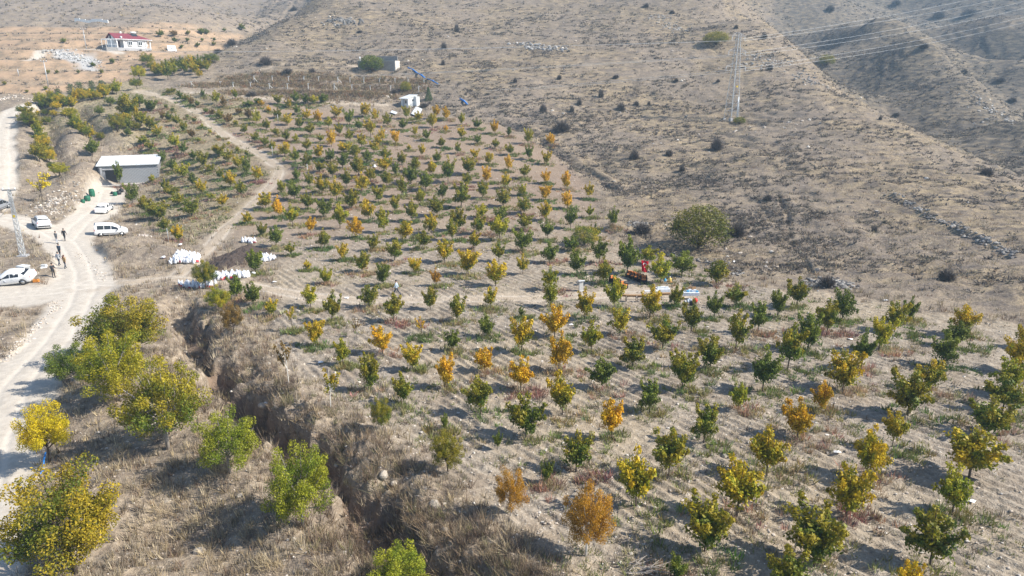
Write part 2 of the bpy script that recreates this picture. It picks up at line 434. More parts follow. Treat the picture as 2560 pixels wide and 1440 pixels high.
# furrows and clods in the ploughed soil
_f0, _f1 = hit(1300, 900, Z0), hit(1500, 1000, Z0)
_fd = np.array([_f1.x - _f0.x, _f1.y - _f0.y]); _fd /= np.linalg.norm(_fd)
_q = GX * -_fd[1] + GY * _fd[0] + N2 * .8
_near = sstep(125, 60, GR)
GZ += ORCH * (1 - HARD) * (_near * .066 * np.sin(_q * 2 * math.pi / .76 + 1.4 * N1) * (.35 + 1.0 * sstep(-.3, .3, N1)) + .12 * NF * sstep(170, 80, GR) + .10 * N1)
# rough banks, hummocky hillsides with faint sheep-track steps
GZ += BANK * (.42 * N1 + .16 * NF * sstep(120, 50, GR) + .7 * N2)
_ss = GZ / 1.15 + N2 * 2.2
GZ += HILL * (.5 * N1 + 1.0 * N2 + .16 * np.sin(_ss * 2 * math.pi) * sstep(60, 110, GR)) + FARL * (1.6 * N2 + .5 * N1)
GZ += HILL * sstep(220, 330, GR) * 2.2 * fbm(GX / 32, GY / 32, 44, 3)
RUT = np.zeros(GX.shape)
for pts, w in ROADS + TRACKS[:3]:
    _d = dist_line(line(pts)); RUT = np.maximum(RUT, np.exp(-((_d - .85 + N1 * .25) / .28) ** 2) * .9)
RUT = RUT * np.maximum(ROAD * .8, TRACK)
GZ -= .08 * RUT
GZ += ROAD * (-.05 + .03 * NF) + TRACK * (.05 * NF - .04 + .03 * N1)

# ------------------------------------------------------------------ ground material
def ground_mat():
    m = bpy.data.materials.new('ground_earth'); m.use_nodes = True; MATS['ground'] = m
    nt = m.node_tree; N = nt.nodes; L = nt.links; b = N['Principled BSDF']
    b.inputs['Roughness'].default_value = 0.95; b.inputs['Specular IOR Level'].default_value = 0.1
    tc = N.new('ShaderNodeTexCoord')
    def noise(scale, detail=6, rough=.6, vec=None, dist=0):
        n = N.new('ShaderNodeTexNoise'); n.inputs['Scale'].default_value = scale; n.inputs['Detail'].default_value = detail
        n.inputs['Roughness'].default_value = rough; n.inputs['Distortion'].default_value = dist
        L.new(vec or tc.outputs['Object'], n.inputs['Vector']); return n.outputs[0]
    def ramp(fac, stops):
        r = N.new('ShaderNodeValToRGB'); e = r.color_ramp.elements
        while len(e) < len(stops): e.new(.5)
        for k, (p, c) in zip(e, stops): k.position = p; k.color = (*c, 1)
        L.new(fac, r.inputs[0]); return r.outputs[0]
    def mix(fac, a, bb, mode='MIX'):
        x = N.new('ShaderNodeMix'); x.data_type = 'RGBA'; x.blend_type = mode
        if isinstance(fac, float): x.inputs[0].default_value = fac
        else: L.new(fac, x.inputs[0])
        for s, i in ((a, 6), (bb, 7)):
            if isinstance(s, tuple): x.inputs[i].default_value = (*s, 1)
            else: L.new(s, x.inputs[i])
        return x.outputs[2]
    def attr(n):
        a = N.new('ShaderNodeAttribute'); a.attribute_name = n; return a.outputs['Fac']
    def sharp(fac, lo, hi):
        r = N.new('ShaderNodeMapRange'); r.interpolation_type = 'SMOOTHSTEP'
        r.inputs[1].default_value, r.inputs[2].default_value = lo, hi; L.new(fac, r.inputs[0]); return r.outputs[0]
    n_big, n_mid, n_fin, n_mic = noise(.035, 2), noise(.28, 4), noise(1.5, 4, .75), noise(5.2, 3, .75)
    # dry hillside: straw, grey soil, brown thorn scrub, pale stones
    mp = N.new('ShaderNodeMapping'); mp.inputs['Scale'].default_value = (.5, 1.0, 2.6); L.new(tc.outputs['Object'], mp.inputs['Vector'])
    n_str = noise(.55, 4, .65, mp.outputs[0], .6)
    hill = ramp(n_str, [(.33, (.115, .098, .086)), (.45, (.20, .16, .118)), (.57, (.285, .226, .150)), (.72, (.365, .29, .185))])
    hill = mix(sharp(n_big, .42, .62), hill, mix(.6, hill, (.235, .195, .16)))
    hill = mix(sharp(n_fin, .50, .62), hill, mix(.5, hill, (.10, .085, .076)))
    hill = mix(sharp(n_mic, .60, .70), hill, (.44, .40, .355))
    hill = mix(sharp(n_mic, .44, .36), hill, (.095, .082, .072))
    bank = ramp(n_fin, [(.28, (.12, .098, .08)), (.45, (.235, .19, .145)), (.6, (.33, .27, .20)), (.75, (.42, .37, .31))])
    bank = mix(sharp(n_mid, .46, .6), bank, mix(.6, bank, (.165, .135, .11)))
    bank = mix(sharp(n_mic, .6, .7), bank, (.50, .45, .40))
    soil = ramp(n_fin, [(.30, (.18, .15, .12)), (.5, (.29, .248, .20)), (.68, (.385, .335, .275))])
    soil = mix(sharp(n_mid, .48, .62), soil, mix(.55, soil, (.22, .175, .13)))
    soil = mix(sharp(n_big, .45, .6), soil, mix(.4, soil, (.38, .31, .21)))
    soil = mix(sharp(n_mic, .58, .68), soil, mix(.6, soil, (.54, .48, .41)))
    soil = mix(sharp(n_mic, .44, .36), soil, mix(.6, soil, (.16, .125, .095)))
    soil2 = mix(.6, soil, (.245, .172, .125))
    road = ramp(n_fin, [(.3, (.40, .36, .31)), (.6, (.50, .455, .395)), (.8, (.56, .52, .46))])
    road = mix(sharp(n_mic, .62, .7), road, (.46, .41, .36))
    track = mix(.7, soil, (.46, .38, .295))
    red = ramp(n_mid, [(.3, (.27, .19, .125)), (.5, (.37, .265, .175)), (.7, (.44, .335, .235))])
    red = mix(sharp(n_fin, .48, .6), red, (.235, .19, .14))
    red = mix(sharp(n_str, .5, .62), red, mix(.6, red, (.20, .165, .125)))
    c = bank
    hill = mix(attr('farr'), hill, mix(.72, hill, mix(sharp(n_str, .45, .6), (.085, .080, .072), (.20, .165, .12))))  # shade of the far right flank painted in as a darker scrub-toned mix
    c = mix(attr('hill'), c, hill)
    c = mix(attr('red'), c, red)
    c = mix(attr('riser'), c, mix(sharp(n_mid, .38, .6), c, mix(.75, c, (.44, .30, .195))))
    c = mix(attr('farl'), c, mix(.35, hill, (.30, .25, .21)))
    c = mix(attr('gravel'), c, ramp(n_mic, [(.3, (.34, .33, .32)), (.7, (.50, .49, .48))]))
    c = mix(attr('orch'), c, mix(attr('upper'), soil, soil2))
    c = mix(attr('west'), c, mix(.55, c, mix(sharp(n_fin, .45, .58), (.17, .15, .085), (.34, .29, .17))))
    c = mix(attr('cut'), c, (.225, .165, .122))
    c = mix(attr('track'), c, track)
    c = mix(attr('road'), c, road)
    c = mix(sharp(attr('rut'), .1, 1.0), c, mix(.6, c, (.62, .57, .50)))
    c = mix(sharp(n_mid, .56, .72), c, mix(attr('road'), c, mix(.45, c, (.36, .30, .24))))
    L.new(c, b.inputs['Base Color'])
    bp = N.new('ShaderNodeBump'); bp.inputs['Strength'].default_value = .75; bp.inputs['Distance'].default_value = .22
    h = N.new('ShaderNodeMath'); h.operation = 'MULTIPLY_ADD'; L.new(n_mic, h.inputs[0]); h.inputs[1].default_value = .55; L.new(n_fin, h.inputs[2])
    sm = N.new('ShaderNodeMath'); sm.operation = 'MULTIPLY'; L.new(h.outputs[0], sm.inputs[0])
    inv = N.new('ShaderNodeMapRange'); inv.inputs[3].default_value, inv.inputs[4].default_value = 1.0, .22; L.new(attr('road'), inv.inputs[0])
    L.new(inv.outputs[0], sm.inputs[1]); L.new(sm.outputs[0], bp.inputs['Height']); L.new(bp.outputs[0], b.inputs['Normal'])
    return m
ground_mat()
UPPER = sstep(75, 120, GR)
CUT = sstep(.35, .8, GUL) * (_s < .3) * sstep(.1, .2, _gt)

# ------------------------------------------------------------------ ground meshes, one for each kind of ground
_co = np.stack([GX, GY, GZ], -1)
_du = np.gradient(_co, axis=0); _dv = np.gradient(_co, axis=1)
_nr = np.cross(_dv, _du); _nr /= np.linalg.norm(_nr, axis=-1, keepdims=True) + 1e-12
_nr *= np.sign(_nr[..., 2:3])
def q4(F): return (F[:-1, :-1] + F[1:, :-1] + F[1:, 1:] + F[:-1, 1:]) / 4
CLS = np.zeros((NA - 1, NR - 1), int)                       # 0 grassy banks
CLS[q4(HILL) > .5] = 1; CLS[(q4(FARL) > .5)] = 2; CLS[(q4(RED) > .5) & (CLS != 1)] = 3
CLS[q4(ORCH) > .5] = 4; CLS[q4(TRACK) > .5] = 5; CLS[q4(ROAD) > .5] = 6
_id = np.arange(NA * NR).reshape(NA, NR)
_quads = np.stack([_id[:-1, :-1], _id[:-1, 1:], _id[1:, 1:], _id[1:, :-1]], -1)
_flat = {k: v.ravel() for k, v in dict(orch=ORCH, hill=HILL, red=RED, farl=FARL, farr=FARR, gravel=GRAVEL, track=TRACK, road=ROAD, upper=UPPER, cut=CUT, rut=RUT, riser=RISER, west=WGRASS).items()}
for k, nm, lb in [(0, 'grass_bank', 'dry grassy banks and verges around the ditch and roads'), (1, 'hillside', 'dry stony hillside with thorn scrub behind the orchard'), (2, 'far_hill', 'bare brown hills beyond the house'),
                  (3, 'terraced_slope', 'reddish terraced slope below the house'), (4, 'orchard_soil', 'stony ploughed soil of the orchard'), (5, 'farm_track', 'beaten earth tracks through the orchard'), (6, 'dirt_road', 'pale dusty dirt road and junction')]:
    f = _quads[CLS == k]
    used, inv = np.unique(f.ravel(), return_inverse=True)
    f = inv.reshape(-1, 4)[:, ::-1]
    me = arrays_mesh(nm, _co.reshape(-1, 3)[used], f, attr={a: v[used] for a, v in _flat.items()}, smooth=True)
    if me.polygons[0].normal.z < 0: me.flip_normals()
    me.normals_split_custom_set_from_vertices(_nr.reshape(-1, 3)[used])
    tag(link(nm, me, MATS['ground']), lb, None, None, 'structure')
# ------------------------------------------------------------------ trees
leaf_mat()
mat('bark', (.085, .065, .05), .9, var=.3, scale=30)
mat('pale_bark', (.30, .27, .24), .9, var=.25, scale=20)
mat('whitewash', (.62, .60, .56), .9, var=.15, scale=20)
mat('twig', (.15, .13, .115), .95, var=.2, scale=10)
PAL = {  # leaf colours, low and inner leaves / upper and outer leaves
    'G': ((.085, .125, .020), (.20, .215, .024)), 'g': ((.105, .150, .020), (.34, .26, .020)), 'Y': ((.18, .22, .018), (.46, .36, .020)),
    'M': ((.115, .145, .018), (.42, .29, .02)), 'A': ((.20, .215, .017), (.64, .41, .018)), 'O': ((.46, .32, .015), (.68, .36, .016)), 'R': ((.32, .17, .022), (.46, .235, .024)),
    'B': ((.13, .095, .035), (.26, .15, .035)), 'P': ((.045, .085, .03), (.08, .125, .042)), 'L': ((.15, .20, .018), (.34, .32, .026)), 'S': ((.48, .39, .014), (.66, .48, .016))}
CNAME = {'G': 'dark green', 'g': 'olive green', 'Y': 'yellow-green', 'A': 'amber', 'O': 'orange', 'R': 'rust brown', 'B': 'brown', 'P': 'blue-green', 'M': 'olive-gold', 'L': 'lime green', 'S': 'bright yellow'}

def leaves(cent, rad, n_each, size, rng, droop=0.0, flat=.35):
    """little leaf quads spread through the volume of the given clusters"""
    C = np.repeat(np.asarray(cent), n_each, 0); Rr = np.repeat(np.asarray(rad), n_each)
    n = len(C)
    d = rng.normal(size=(n, 3)); d /= np.linalg.norm(d, axis=1, keepdims=True)
    P = C + d * (Rr * rng.uniform(.25, 1.0, n) ** .6)[:, None]
    nrm = d * .6 + rng.normal(size=(n, 3)) * .7 + np.array([0, 0, flat]); nrm /= np.linalg.norm(nrm, axis=1, keepdims=True)
    t = np.cross(nrm, rng.normal(size=(n, 3))); t /= np.linalg.norm(t, axis=1, keepdims=True)
    t[:, 2] -= droop; t /= np.linalg.norm(t, axis=1, keepdims=True)
    b = np.cross(nrm, t)
    s = size * rng.uniform(.65, 1.3, n)[:, None]
    V = np.stack([P - t * s, P - b * s * .55 + t * s * .1, P + t * s, P + b * s * .55 + t * s * .1], 1)
    return V.reshape(-1, 3), np.arange(n * 4).reshape(n, 4), P

def crown_mesh(name, seed, style):
    """unit tree: 1 m tall, crown 1 m wide. returns (crown mesh, trunk mesh)"""
    rng = np.random.default_rng(seed); rr = random.Random(seed)
    mb = MB(); cent = []; rad = []
    if style == 'orchard':
        nb = rr.randint(8, 12); tz = rr.uniform(.17, .25)
        top = Vector((rr.uniform(-.05, .05), rr.uniform(-.05, .05), rr.uniform(.86, .97)))
        mb.tube([(0, 0, -.03), (0, 0, tz), tuple(top * .6), tuple(top)], [.020, .017, .011, .004], 5)
        br = [(Vector((0, 0, tz)), top, .19)]
        for i in range(nb):
            q = 2 * math.pi * (i + rr.uniform(-.35, .35)) / nb
            lean = rr.uniform(.24, .46); hz = rr.uniform(.5, .88) if i % 3 else rr.uniform(.36, .52)
            b0 = Vector((0, 0, tz + rr.uniform(-.01, .22)))
            e = Vector((math.cos(q) * lean, math.sin(q) * lean, max(hz, b0.z + .1)))
            mid = (b0 + e) / 2 + Vector((math.cos(q), math.sin(q), -.4)) * .05
            mb.tube([b0, mid, e], [.009, .006, .003], 4)
            br.append((b0, e, rr.uniform(.14, .19)))
        for b0, e, w in br:
            L = (e - b0).length; k = max(4, int(L / .075))
            for j in range(k):
                t = (j + .7) / k
                if t < .12: continue
                p = b0.lerp(e, t); cent.append(p + Vector(rng.normal(size=3) * .022)); rad.append(w * (1.08 - .62 * t) * rr.uniform(.75, 1.15))
        for i in range(12): cent.append(Vector((rr.uniform(-.22, .22), rr.uniform(-.22, .22), rr.uniform(tz + .08, .68)))); rad.append(.15)
        ne, sz = 40, .033
    elif style == 'sparse':
        mb.tube([(0, 0, -.03), (.02, 0, .35), (0, .02, .95)], [.018, .013, .004], 5)
        for i in range(9):
            q = rr.uniform(0, 6.28); b0 = Vector((0, 0, rr.uniform(.3, .6))); e = Vector((math.cos(q) * rr.uniform(.2, .46), math.sin(q) * rr.uniform(.2, .46), rr.uniform(.5, 1)))
            mb.tube([b0, e], [.008, .003], 4)
            for t in (.45, .7, .95): cent.append(b0.lerp(e, t)); rad.append(rr.uniform(.05, .09))
        ne, sz = 18, .034
    elif style == 'walnut':
        tz = .2
        mb.tube([(0, 0, -.03), (.01, 0, tz), (0, .02, .55)], [.022, .019, .008], 6)
        n = 26
        for i in range(n):
            ph = math.acos(1 - 1.5 * (i + .5) / n); q = i * 2.399 + rr.uniform(-.3, .3)
            d = Vector((math.sin(ph) * math.cos(q), math.sin(ph) * math.sin(q), math.cos(ph)))
            rad_l = rr.uniform(.74, 1.06)
            e = Vector((d.x * .44 * rad_l, d.y * .44 * rad_l, .52 + d.z * .42 * rad_l))
            b0 = Vector((0, 0, tz + rr.uniform(0, .25)))
            mb.tube([b0, b0.lerp(e, .5) + Vector((0, 0, -.03)), e], [.010, .007, .003], 4)
            for t in (.55, .75, .95): cent.append(b0.lerp(e, t) + Vector(rng.normal(size=3) * .03)); rad.append(rr.uniform(.085, .135) * (1.15 - .35 * t))
        ne, sz = 250, .0112
    elif style == 'bush':
        mb.tube([(0, 0, -.05), (0, 0, .3)], [.03, .015], 5)
        for i in range(60):
            ph = math.acos(1 - 1.35 * (i + .5) / 60); q = i * 2.399
            d = Vector((math.sin(ph) * math.cos(q), math.sin(ph) * math.sin(q), math.cos(ph))) * rr.uniform(.8, 1.05)
            cent.append(Vector((d.x * .42, d.y * .42, .42 + d.z * .48))); rad.append(rr.uniform(.09, .15))
            if i % 3 == 0: mb.tube([(0, 0, .05), tuple(cent[-1])], [.010, .003], 4)
        for i in range(14): cent.append(Vector((rr.uniform(-.25, .25), rr.uniform(-.25, .25), rr.uniform(.15, .7)))); rad.append(.16)
        ne, sz = 80, .019
    elif style == 'poplar':
        mb.tube([(0, 0, -.03), (0, 0, .95)], [.02, .004], 5)
        for i in range(22):
            z = .1 + .88 * i / 21; r = .34 * math.sin(math.pi * (.12 + .85 * (1 - z))) + .03
            for q in (i * 2.4, i * 2.4 + 3.0): cent.append(Vector((math.cos(q) * r * .6, math.sin(q) * r * .6, z))); rad.append(r * .62)
        ne, sz = 34, .032
    elif style == 'conifer':
        mb.tube([(0, 0, -.03), (0, 0, .97)], [.03, .005], 5)
        for i in range(13):
            z = .1 + .84 * i / 12; r = .48 * (1 - z) + .03
            for k in range(max(4, int(11 * (1 - z)))):
                q = k * 2 * math.pi / max(4, int(11 * (1 - z))) + i; cent.append(Vector((math.cos(q) * r * .75, math.sin(q) * r * .75, z - r * .18))); rad.append(.085 + .03 * (1 - z))
        ne, sz = 40, .026
    V, F, P = leaves([tuple(c) for c in cent], rad, ne, sz, rng, .45 if style == 'walnut' else .1)
    rxy = np.hypot(P[:, 0], P[:, 1])
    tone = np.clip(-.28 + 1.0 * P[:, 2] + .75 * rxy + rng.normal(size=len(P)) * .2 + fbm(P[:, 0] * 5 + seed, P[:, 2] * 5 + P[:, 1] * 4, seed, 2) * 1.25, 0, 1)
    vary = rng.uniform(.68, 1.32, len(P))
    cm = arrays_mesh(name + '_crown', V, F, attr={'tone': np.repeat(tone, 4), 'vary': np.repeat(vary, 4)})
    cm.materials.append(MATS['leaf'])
    return cm, mb.mesh(name + '_trunk')

STYLES = {'orchard': [crown_mesh('orchard', 100 + i, 'orchard') for i in range(14)], 'sparse': [crown_mesh('sparse', 200 + i, 'sparse') for i in range(3)],
          'walnut': [crown_mesh('walnut', 300 + i, 'walnut') for i in range(5)], 'bush': [crown_mesh('bush', 400 + i, 'bush') for i in range(2)],
          'poplar': [crown_mesh('poplar', 500 + i, 'poplar') for i in range(2)], 'conifer': [crown_mesh('conifer', 600, 'conifer')]}
_BARKS = {}
def trunk_of(me, m):
    k = (me.name, m)
    if k not in _BARKS:
        c = me.copy(); c.materials.clear(); c.materials.append(MATS[m]); _BARKS[k] = c
    return _BARKS[k]

def px_size(P, h, w, vb):
    """real height and width of something standing at P that spans h x w pixels"""
    dep = P.y * math.cos(PITCH) - (P.z - CAM_H) * math.sin(PITCH)
    y = (720 - (vb - h)) / FPX
    # height at which the line of sight of the top pixel passes over P
    a = P.y
    k = a / (math.cos(PITCH) + y * math.sin(PITCH))
    ztop = CAM_H + k * (-math.sin(PITCH) + y * math.cos(PITCH))
    return max(ztop - P.z, .3), w * dep / FPX

TREES = []     # (root, u, v, colour code, kind)
def tree(u, v, h, w, c, style='orchard', kind='orchard_tree', bark='bark', lab=None, cat='tree', group=None, wmul=1.28, hmul=1.17):
    P = hit(u, v); H, Wd = px_size(P, h, w, v)
    k = int(abs(u * 7.3 + v * 3.1)) % len(STYLES[style])
    cm, tm = STYLES[style][k]
    r = empty(kind, (P.x, P.y, P.z - .02), (u * 12.9898 + v * 78.233) % 6.283, lab, cat, group)
    r.scale = (Wd * wmul, Wd * wmul, H * hmul)
    r.rotation_euler.x = ((u * 3.7) % 1 - .5) * .1; r.rotation_euler.y = ((v * 2.3 + u * .17) % 1 - .5) * .1
    link('trunk', trunk_of(tm, bark), None, r)
    o = link('crown', cm, None, r)
    jit = .85 + .3 * ((u * .713 + v * 1.37) % 1)
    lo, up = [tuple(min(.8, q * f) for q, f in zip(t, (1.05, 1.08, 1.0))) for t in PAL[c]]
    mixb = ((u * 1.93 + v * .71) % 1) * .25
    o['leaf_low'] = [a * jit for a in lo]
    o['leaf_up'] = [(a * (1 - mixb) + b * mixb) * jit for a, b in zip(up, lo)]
    TREES.append((r, u, v, c, kind)); return r

ORCHARD = """1944 792 65 45 G;1991 766 66 55 g;2104 806 79 55 G;2067 836 81 60 g;2020 877 92 62 G;1969 924 104 72 g;2236 829 72 58 g;2272 804 56 38 G;2196 876 80 52 Y;2152 922 88 50 G;2106 977 97 85 A;2051 1032 72 50 O;
2405 839 72 55 A;2388 866 58 60 G;2355 917 80 62 G;2323 975 66 72 A;2268 1038 112 95 g;2558 870 60 38 A;2542 932 90 62 A;2515 985 84 72 Y;2505 1030 80 85 g;2468 1092 92 95 g;1993 1100 92 75 O;2230 1117 82 60 A;1906 977 98 75 G;
1375 724 52 38 Y;1376 768 62 40 Y;1462 802 75 45 A;1387 842 74 62 O;1304 880 85 55 A;1396 929 86 55 O;1477 881 68 52 Y;1550 837 64 52 A;1535 769 72 45 Y;1624 796 74 52 A;1687 767 52 36 g;1581 921 71 68 g;1656 875 75 68 g;
1727 832 75 52 g;1786 797 62 42 G;1840 767 52 52 g;1839 872 88 58 g;1895 832 72 45 G;1775 922 78 65 g;1704 975 92 65 g;1624 1032 75 58 G;1505 972 70 70 G;1406 1037 97 68 A;1301 975 73 58 O;1315 1093 100 85 g;1530 1099 95 62 O;
1844 1027 66 44 L;1759 1107 88 70 g;1302 795 28 18 G;777 767 50 45 Y;679 791 40 32 A;830 806 70 42 g;731 827 55 30 A;924 771 55 50 g;985 806 68 50 g;1076 774 55 38 g;1145 806 68 45 g;1227 770 48 35 A;789 867 62 42 A;
957 882 62 58 O;858 912 60 40 Y;1055 840 42 36 O;1130 880 52 42 G;1219 842 50 40 G;1032 927 62 46 A;1211 932 60 48 O;1112 972 80 48 O;927 980 87 48 g;1010 1012 72 50 g;1202 1035 85 72 g;1112 1075 40 20 G;1440 1180 90 80 g;
1590 1265 131 98 A;1672 1188 108 85 g;1842 1290 125 115 A;1761 1378 115 110 g;1367 1207 50 32 G;1690 1450 56 50 G;1917 1190 108 88 A;2172 1197 112 75 A;2115 1290 118 98 A;2034 1408 125 135 g;2422 1195 115 130 A;2380 1288 108 82 Y;
2325 1412 125 130 g;1965 1500 112 105 g;2270 1500 92 60 A;1322 400 36 22 G;1367 412 33 25 A;1312 447 34 28 g;1365 460 33 22 O;1306 490 30 24 Y;1364 502 36 28 O;1415 475 45 24 O;1419 522 43 28 O;1472 497 37 22 A;1474 545 30 20 Y;
1310 535 40 38 g;1365 552 45 38 A;1426 572 50 30 G;1310 577 42 36 g;1370 600 48 32 G;1532 568 46 26 G;1487 600 38 28 g;1307 630 55 48 G;1430 628 36 40 G;1375 658 50 42 G;1307 685 44 34 A;1442 687 60 42 G;1498 657 56 38 G;
1510 710 58 42 g;1567 685 85 58 G;1617 660 42 50 Y;1652 708 68 60 Y;1705 690 58 60 G;1791 712 58 56 g;647 452 36 25 A;712 392 35 30 A;740 408 36 26 g;682 380 28 20 g;797 397 35 25 A;767 380 32 24 g;770 422 38 26 g;827 407 33 28 G;
857 422 38 32 G;743 452 30 24 G;775 470 40 24 g;800 432 28 28 g;831 445 38 28 g;806 485 46 32 A;705 485 33 22 Y;737 500 46 36 G;665 522 38 38 A;696 545 48 26 O;770 525 42 34 g;732 567 52 34 Y;810 545 48 40 G;842 502 54 38 A;
867 470 44 30 g;850 572 62 38 Y;880 522 48 40 g;905 482 44 36 A;897 442 50 35 g;917 410 34 26 G;926 455 36 28 g;960 432 40 36 A;947 507 42 32 g;921 550 48 38 A;891 597 52 36 O;777 587 42 28 O;811 622 44 32 g;691 617 48 40 G;
656 590 32 26 g;726 640 32 24 g;860 652 43 28 A;769 677 26 20 A;816 710 40 32 Y;905 680 50 38 g;959 715 54 36 G;936 627 40 30 g;961 582 60 34 Y;967 467 40 28 g;965 402 32 30 g;989 437 30 20 G;1005 415 34 28 g;1005 492 48 28 g;
987 530 40 28 g;1015 602 48 44 A;1030 555 50 36 g;987 652 50 44 g;1037 685 38 30 A;1060 625 46 40 g;1027 460 40 36 G;1040 430 36 30 g;1065 477 44 44 G;1080 440 38 24 A;1055 393 32 18 A;1051 513 40 26 Y;1093 540 48 40 g;
1080 585 50 38 A;1112 658 58 46 A;1091 715 40 28 R;1092 410 32 25 g;1120 457 60 36 g;1107 500 40 28 G;1132 602 55 32 g;1148 577 52 40 g;1153 520 60 48 g;1168 470 36 28 g;1171 437 42 36 g;1187 398 25 24 A;1206 497 42 30 g;
1216 458 42 24 O;1222 412 30 22 A;1270 428 38 22 O;1264 472 36 25 A;1258 517 44 40 g;1205 545 32 34 Y;1197 585 50 36 g;1252 560 42 32 G;1250 602 60 50 Y;1185 625 44 34 A;1170 688 60 50 A;1247 655 48 32 g;1239 715 60 50 A;
1145 385 28 18 g;1104 370 26 20 g;1238 372 24 22 g;1275 388 28 24 g;935 383 30 26 A;860 382 26 28 A;890 395 32 28 g;1022 376 14 14 A;642 311 35 20 Y;667 326 27 24 g;695 262 24 22 g;696 297 26 22 g;719 314 31 24 A;722 271 24 18 A;
739 259 30 20 G;743 287 24 22 G;768 300 26 22 A;765 261 26 24 G;784 262 24 20 Y;808 258 24 26 G;795 309 32 24 O;750 323 30 22 g;776 341 33 26 g;822 323 30 20 Y;842 297 32 27 A;874 313 38 26 G;849 339 30 22 g;899 327 28 22 G;
914 293 36 28 A;939 304 30 22 A;927 342 42 32 A;957 355 33 16 A;876 353 28 25 Y;829 367 40 24 O;802 357 22 18 g;740 357 22 16 Y;716 353 28 24 g;691 340 20 18 g;664 368 26 22 g;873 382 26 20 Y;904 370 34 26 A;654 267 16 16 O;
673 281 16 14 O;643 348 18 12 g;970 317 34 26 g;1017 297 32 20 Y;1008 326 28 20 G;1047 308 30 20 A;1081 320 35 26 A;1090 297 33 20 O;1117 302 33 20 O;1155 313 30 18 Y;1193 323 25 22 G;1236 335 34 20 O;1116 330 16 14 O;
990 362 34 20 O;1038 340 24 16 A;1066 352 28 20 G;1154 348 30 22 A;1194 361 24 22 G;945 366 28 18 A;1273 342 24 14 G;1320 360 37 22 Y;1377 365 32 20 O"""
WEST = """440 371 34 26 Y;460 386 30 22 G;497 357 13 14 Y;546 348 11 12 g;572 365 12 9 Y;595 381 14 10 Y;617 391 16 12 g;637 355 22 18 g;547 392 30 36 g;571 407 33 28 g;484 401 24 22 G;509 422 44 26 g;597 422 32 28 A;617 437 46 22 G;
527 430 20 20 g;550 449 28 20 g;577 470 40 34 A;603 489 38 28 g;408 410 32 22 G;433 428 30 22 G;457 446 36 34 Y;482 466 34 22 G;506 486 38 28 A;415 480 32 22 g;432 496 32 40 g;447 514 30 36 g;529 499 15 22 Y;558 520 32 28 A;
332 510 50 32 G;365 535 45 32 g;395 553 46 50 g;410 578 32 28 g;447 602 36 28 A;480 543 45 48 g;620 560 28 28 A;302 468 62 20 G;381 457 20 16 Y;375 378 26 22 g;592 748 55 42 G;634 765 55 45 G;640 685 58 38 G;
420 233 10 10 g;430 232 12 20 g;450 247 20 16 G;465 254 18 18 g;480 266 26 16 B;508 243 20 12 G;543 261 32 24 Y;561 270 28 16 B;590 249 27 14 g;495 266 14 14 G;391 259 10 8 G;416 273 12 9 G;432 280 12 9 G;377 279 28 30 G;
530 290 18 16 B;550 299 24 22 g;571 312 28 22 B;515 283 14 14 G;597 286 16 18 B;622 299 26 20 B;612 335 24 20 g;590 315 14 12 Y;622 266 14 30 G;646 260 14 20 G;407 301 24 14 B;422 301 20 18 G;442 315 28 20 g;460 329 28 20 g;
469 296 10 9 G;486 307 12 12 G;506 321 12 8 Y;526 335 12 9 Y;481 349 25 20 B;375 327 34 40 g;394 342 26 26 A;359 362 22 30 g"""
HEDGE = """206 255 25 26 A;240 250 18 26 A;257 230 16 20 A;292 237 28 26 Y;127 250 20 18 A;152 265 22 28 A;172 262 18 20 Y;115 275 25 26 G;142 275 16 22 A;72 270 12 14 A;56 285 16 24 G;96 290 12 12 A;115 290 14 18 g;135 293 14 18 A;
75 318 30 42 g;97 346 35 26 Y;118 312 16 24 g;176 292 17 40 Y;192 318 26 22 Y;205 338 30 28 Y;226 345 25 16 A;253 351 16 18 g;323 300 50 44 g;344 300 28 12 A;295 330 34 36 g;277 265 18 22 G;250 290 20 22 G;350 268 25 28 G;
322 342 18 18 G;343 222 20 28 g;350 201 28 34 Y;370 165 25 30 g;397 190 25 30 A;420 200 38 26 g;432 180 26 24 g;462 185 28 22 g;478 170 24 26 A;488 188 26 22 A;500 194 14 16 A;497 174 28 24 G;519 178 18 18 g;527 158 18 40 G;
100 405 38 35 g;125 410 28 30 A;108 372 25 35 A;150 440 25 40 Y;232 392 35 34 G"""
POPLAR = "181 243 27 22 P;200 236 26 24 P;231 228 22 18 P;255 220 16 20 P;148 250 24 20 P"
TERRACE = """402 93 18 20 g;436 91 15 20 B;471 88 12 12 g;505 86 15 16 G;517 87 14 12 G;561 80 10 10 G;605 76 16 20 g;437 107 14 14 G;469 105 11 10 G;506 105 10 9 G;536 103 9 9 G;495 118 12 11 G;454 122 10 9 G;535 114 10 12 g;
160 108 12 14 L;121 185 11 9 g;143 184 9 10 g;196 185 11 10 g;281 160 14 14 G;232 167 11 14 G;255 185 12 12 g;115 225 10 10 L;12 213 10 10 g;68 232 8 8 g"""
def rows(s): return [(float(a[0]), float(a[1]), float(a[2]), float(a[3]), a[4]) for a in (r.split() for r in s.replace('\n', '').split(';') if r.strip())]
for u, v, h, w, c in rows(ORCHARD): tree(u, v, h, w, c, 'sparse' if (w < 37 and c in 'AO' and h > 38 and v > 800) else 'orchard', 'orchard_tree', group='young trees planted in rows in the main orchard')
for u, v, h, w, c in rows(WEST): tree(u, v, h, w, c, 'orchard', 'young_tree', group='young trees west of the curving track')
for u, v, h, w, c in rows(HEDGE): tree(u, v, h * 1.25, w, c, 'walnut' if w > h else 'orchard', 'hedgerow_tree', group='bushy trees along the upper left ditches', wmul=1.3)
_hr = random.Random(5)
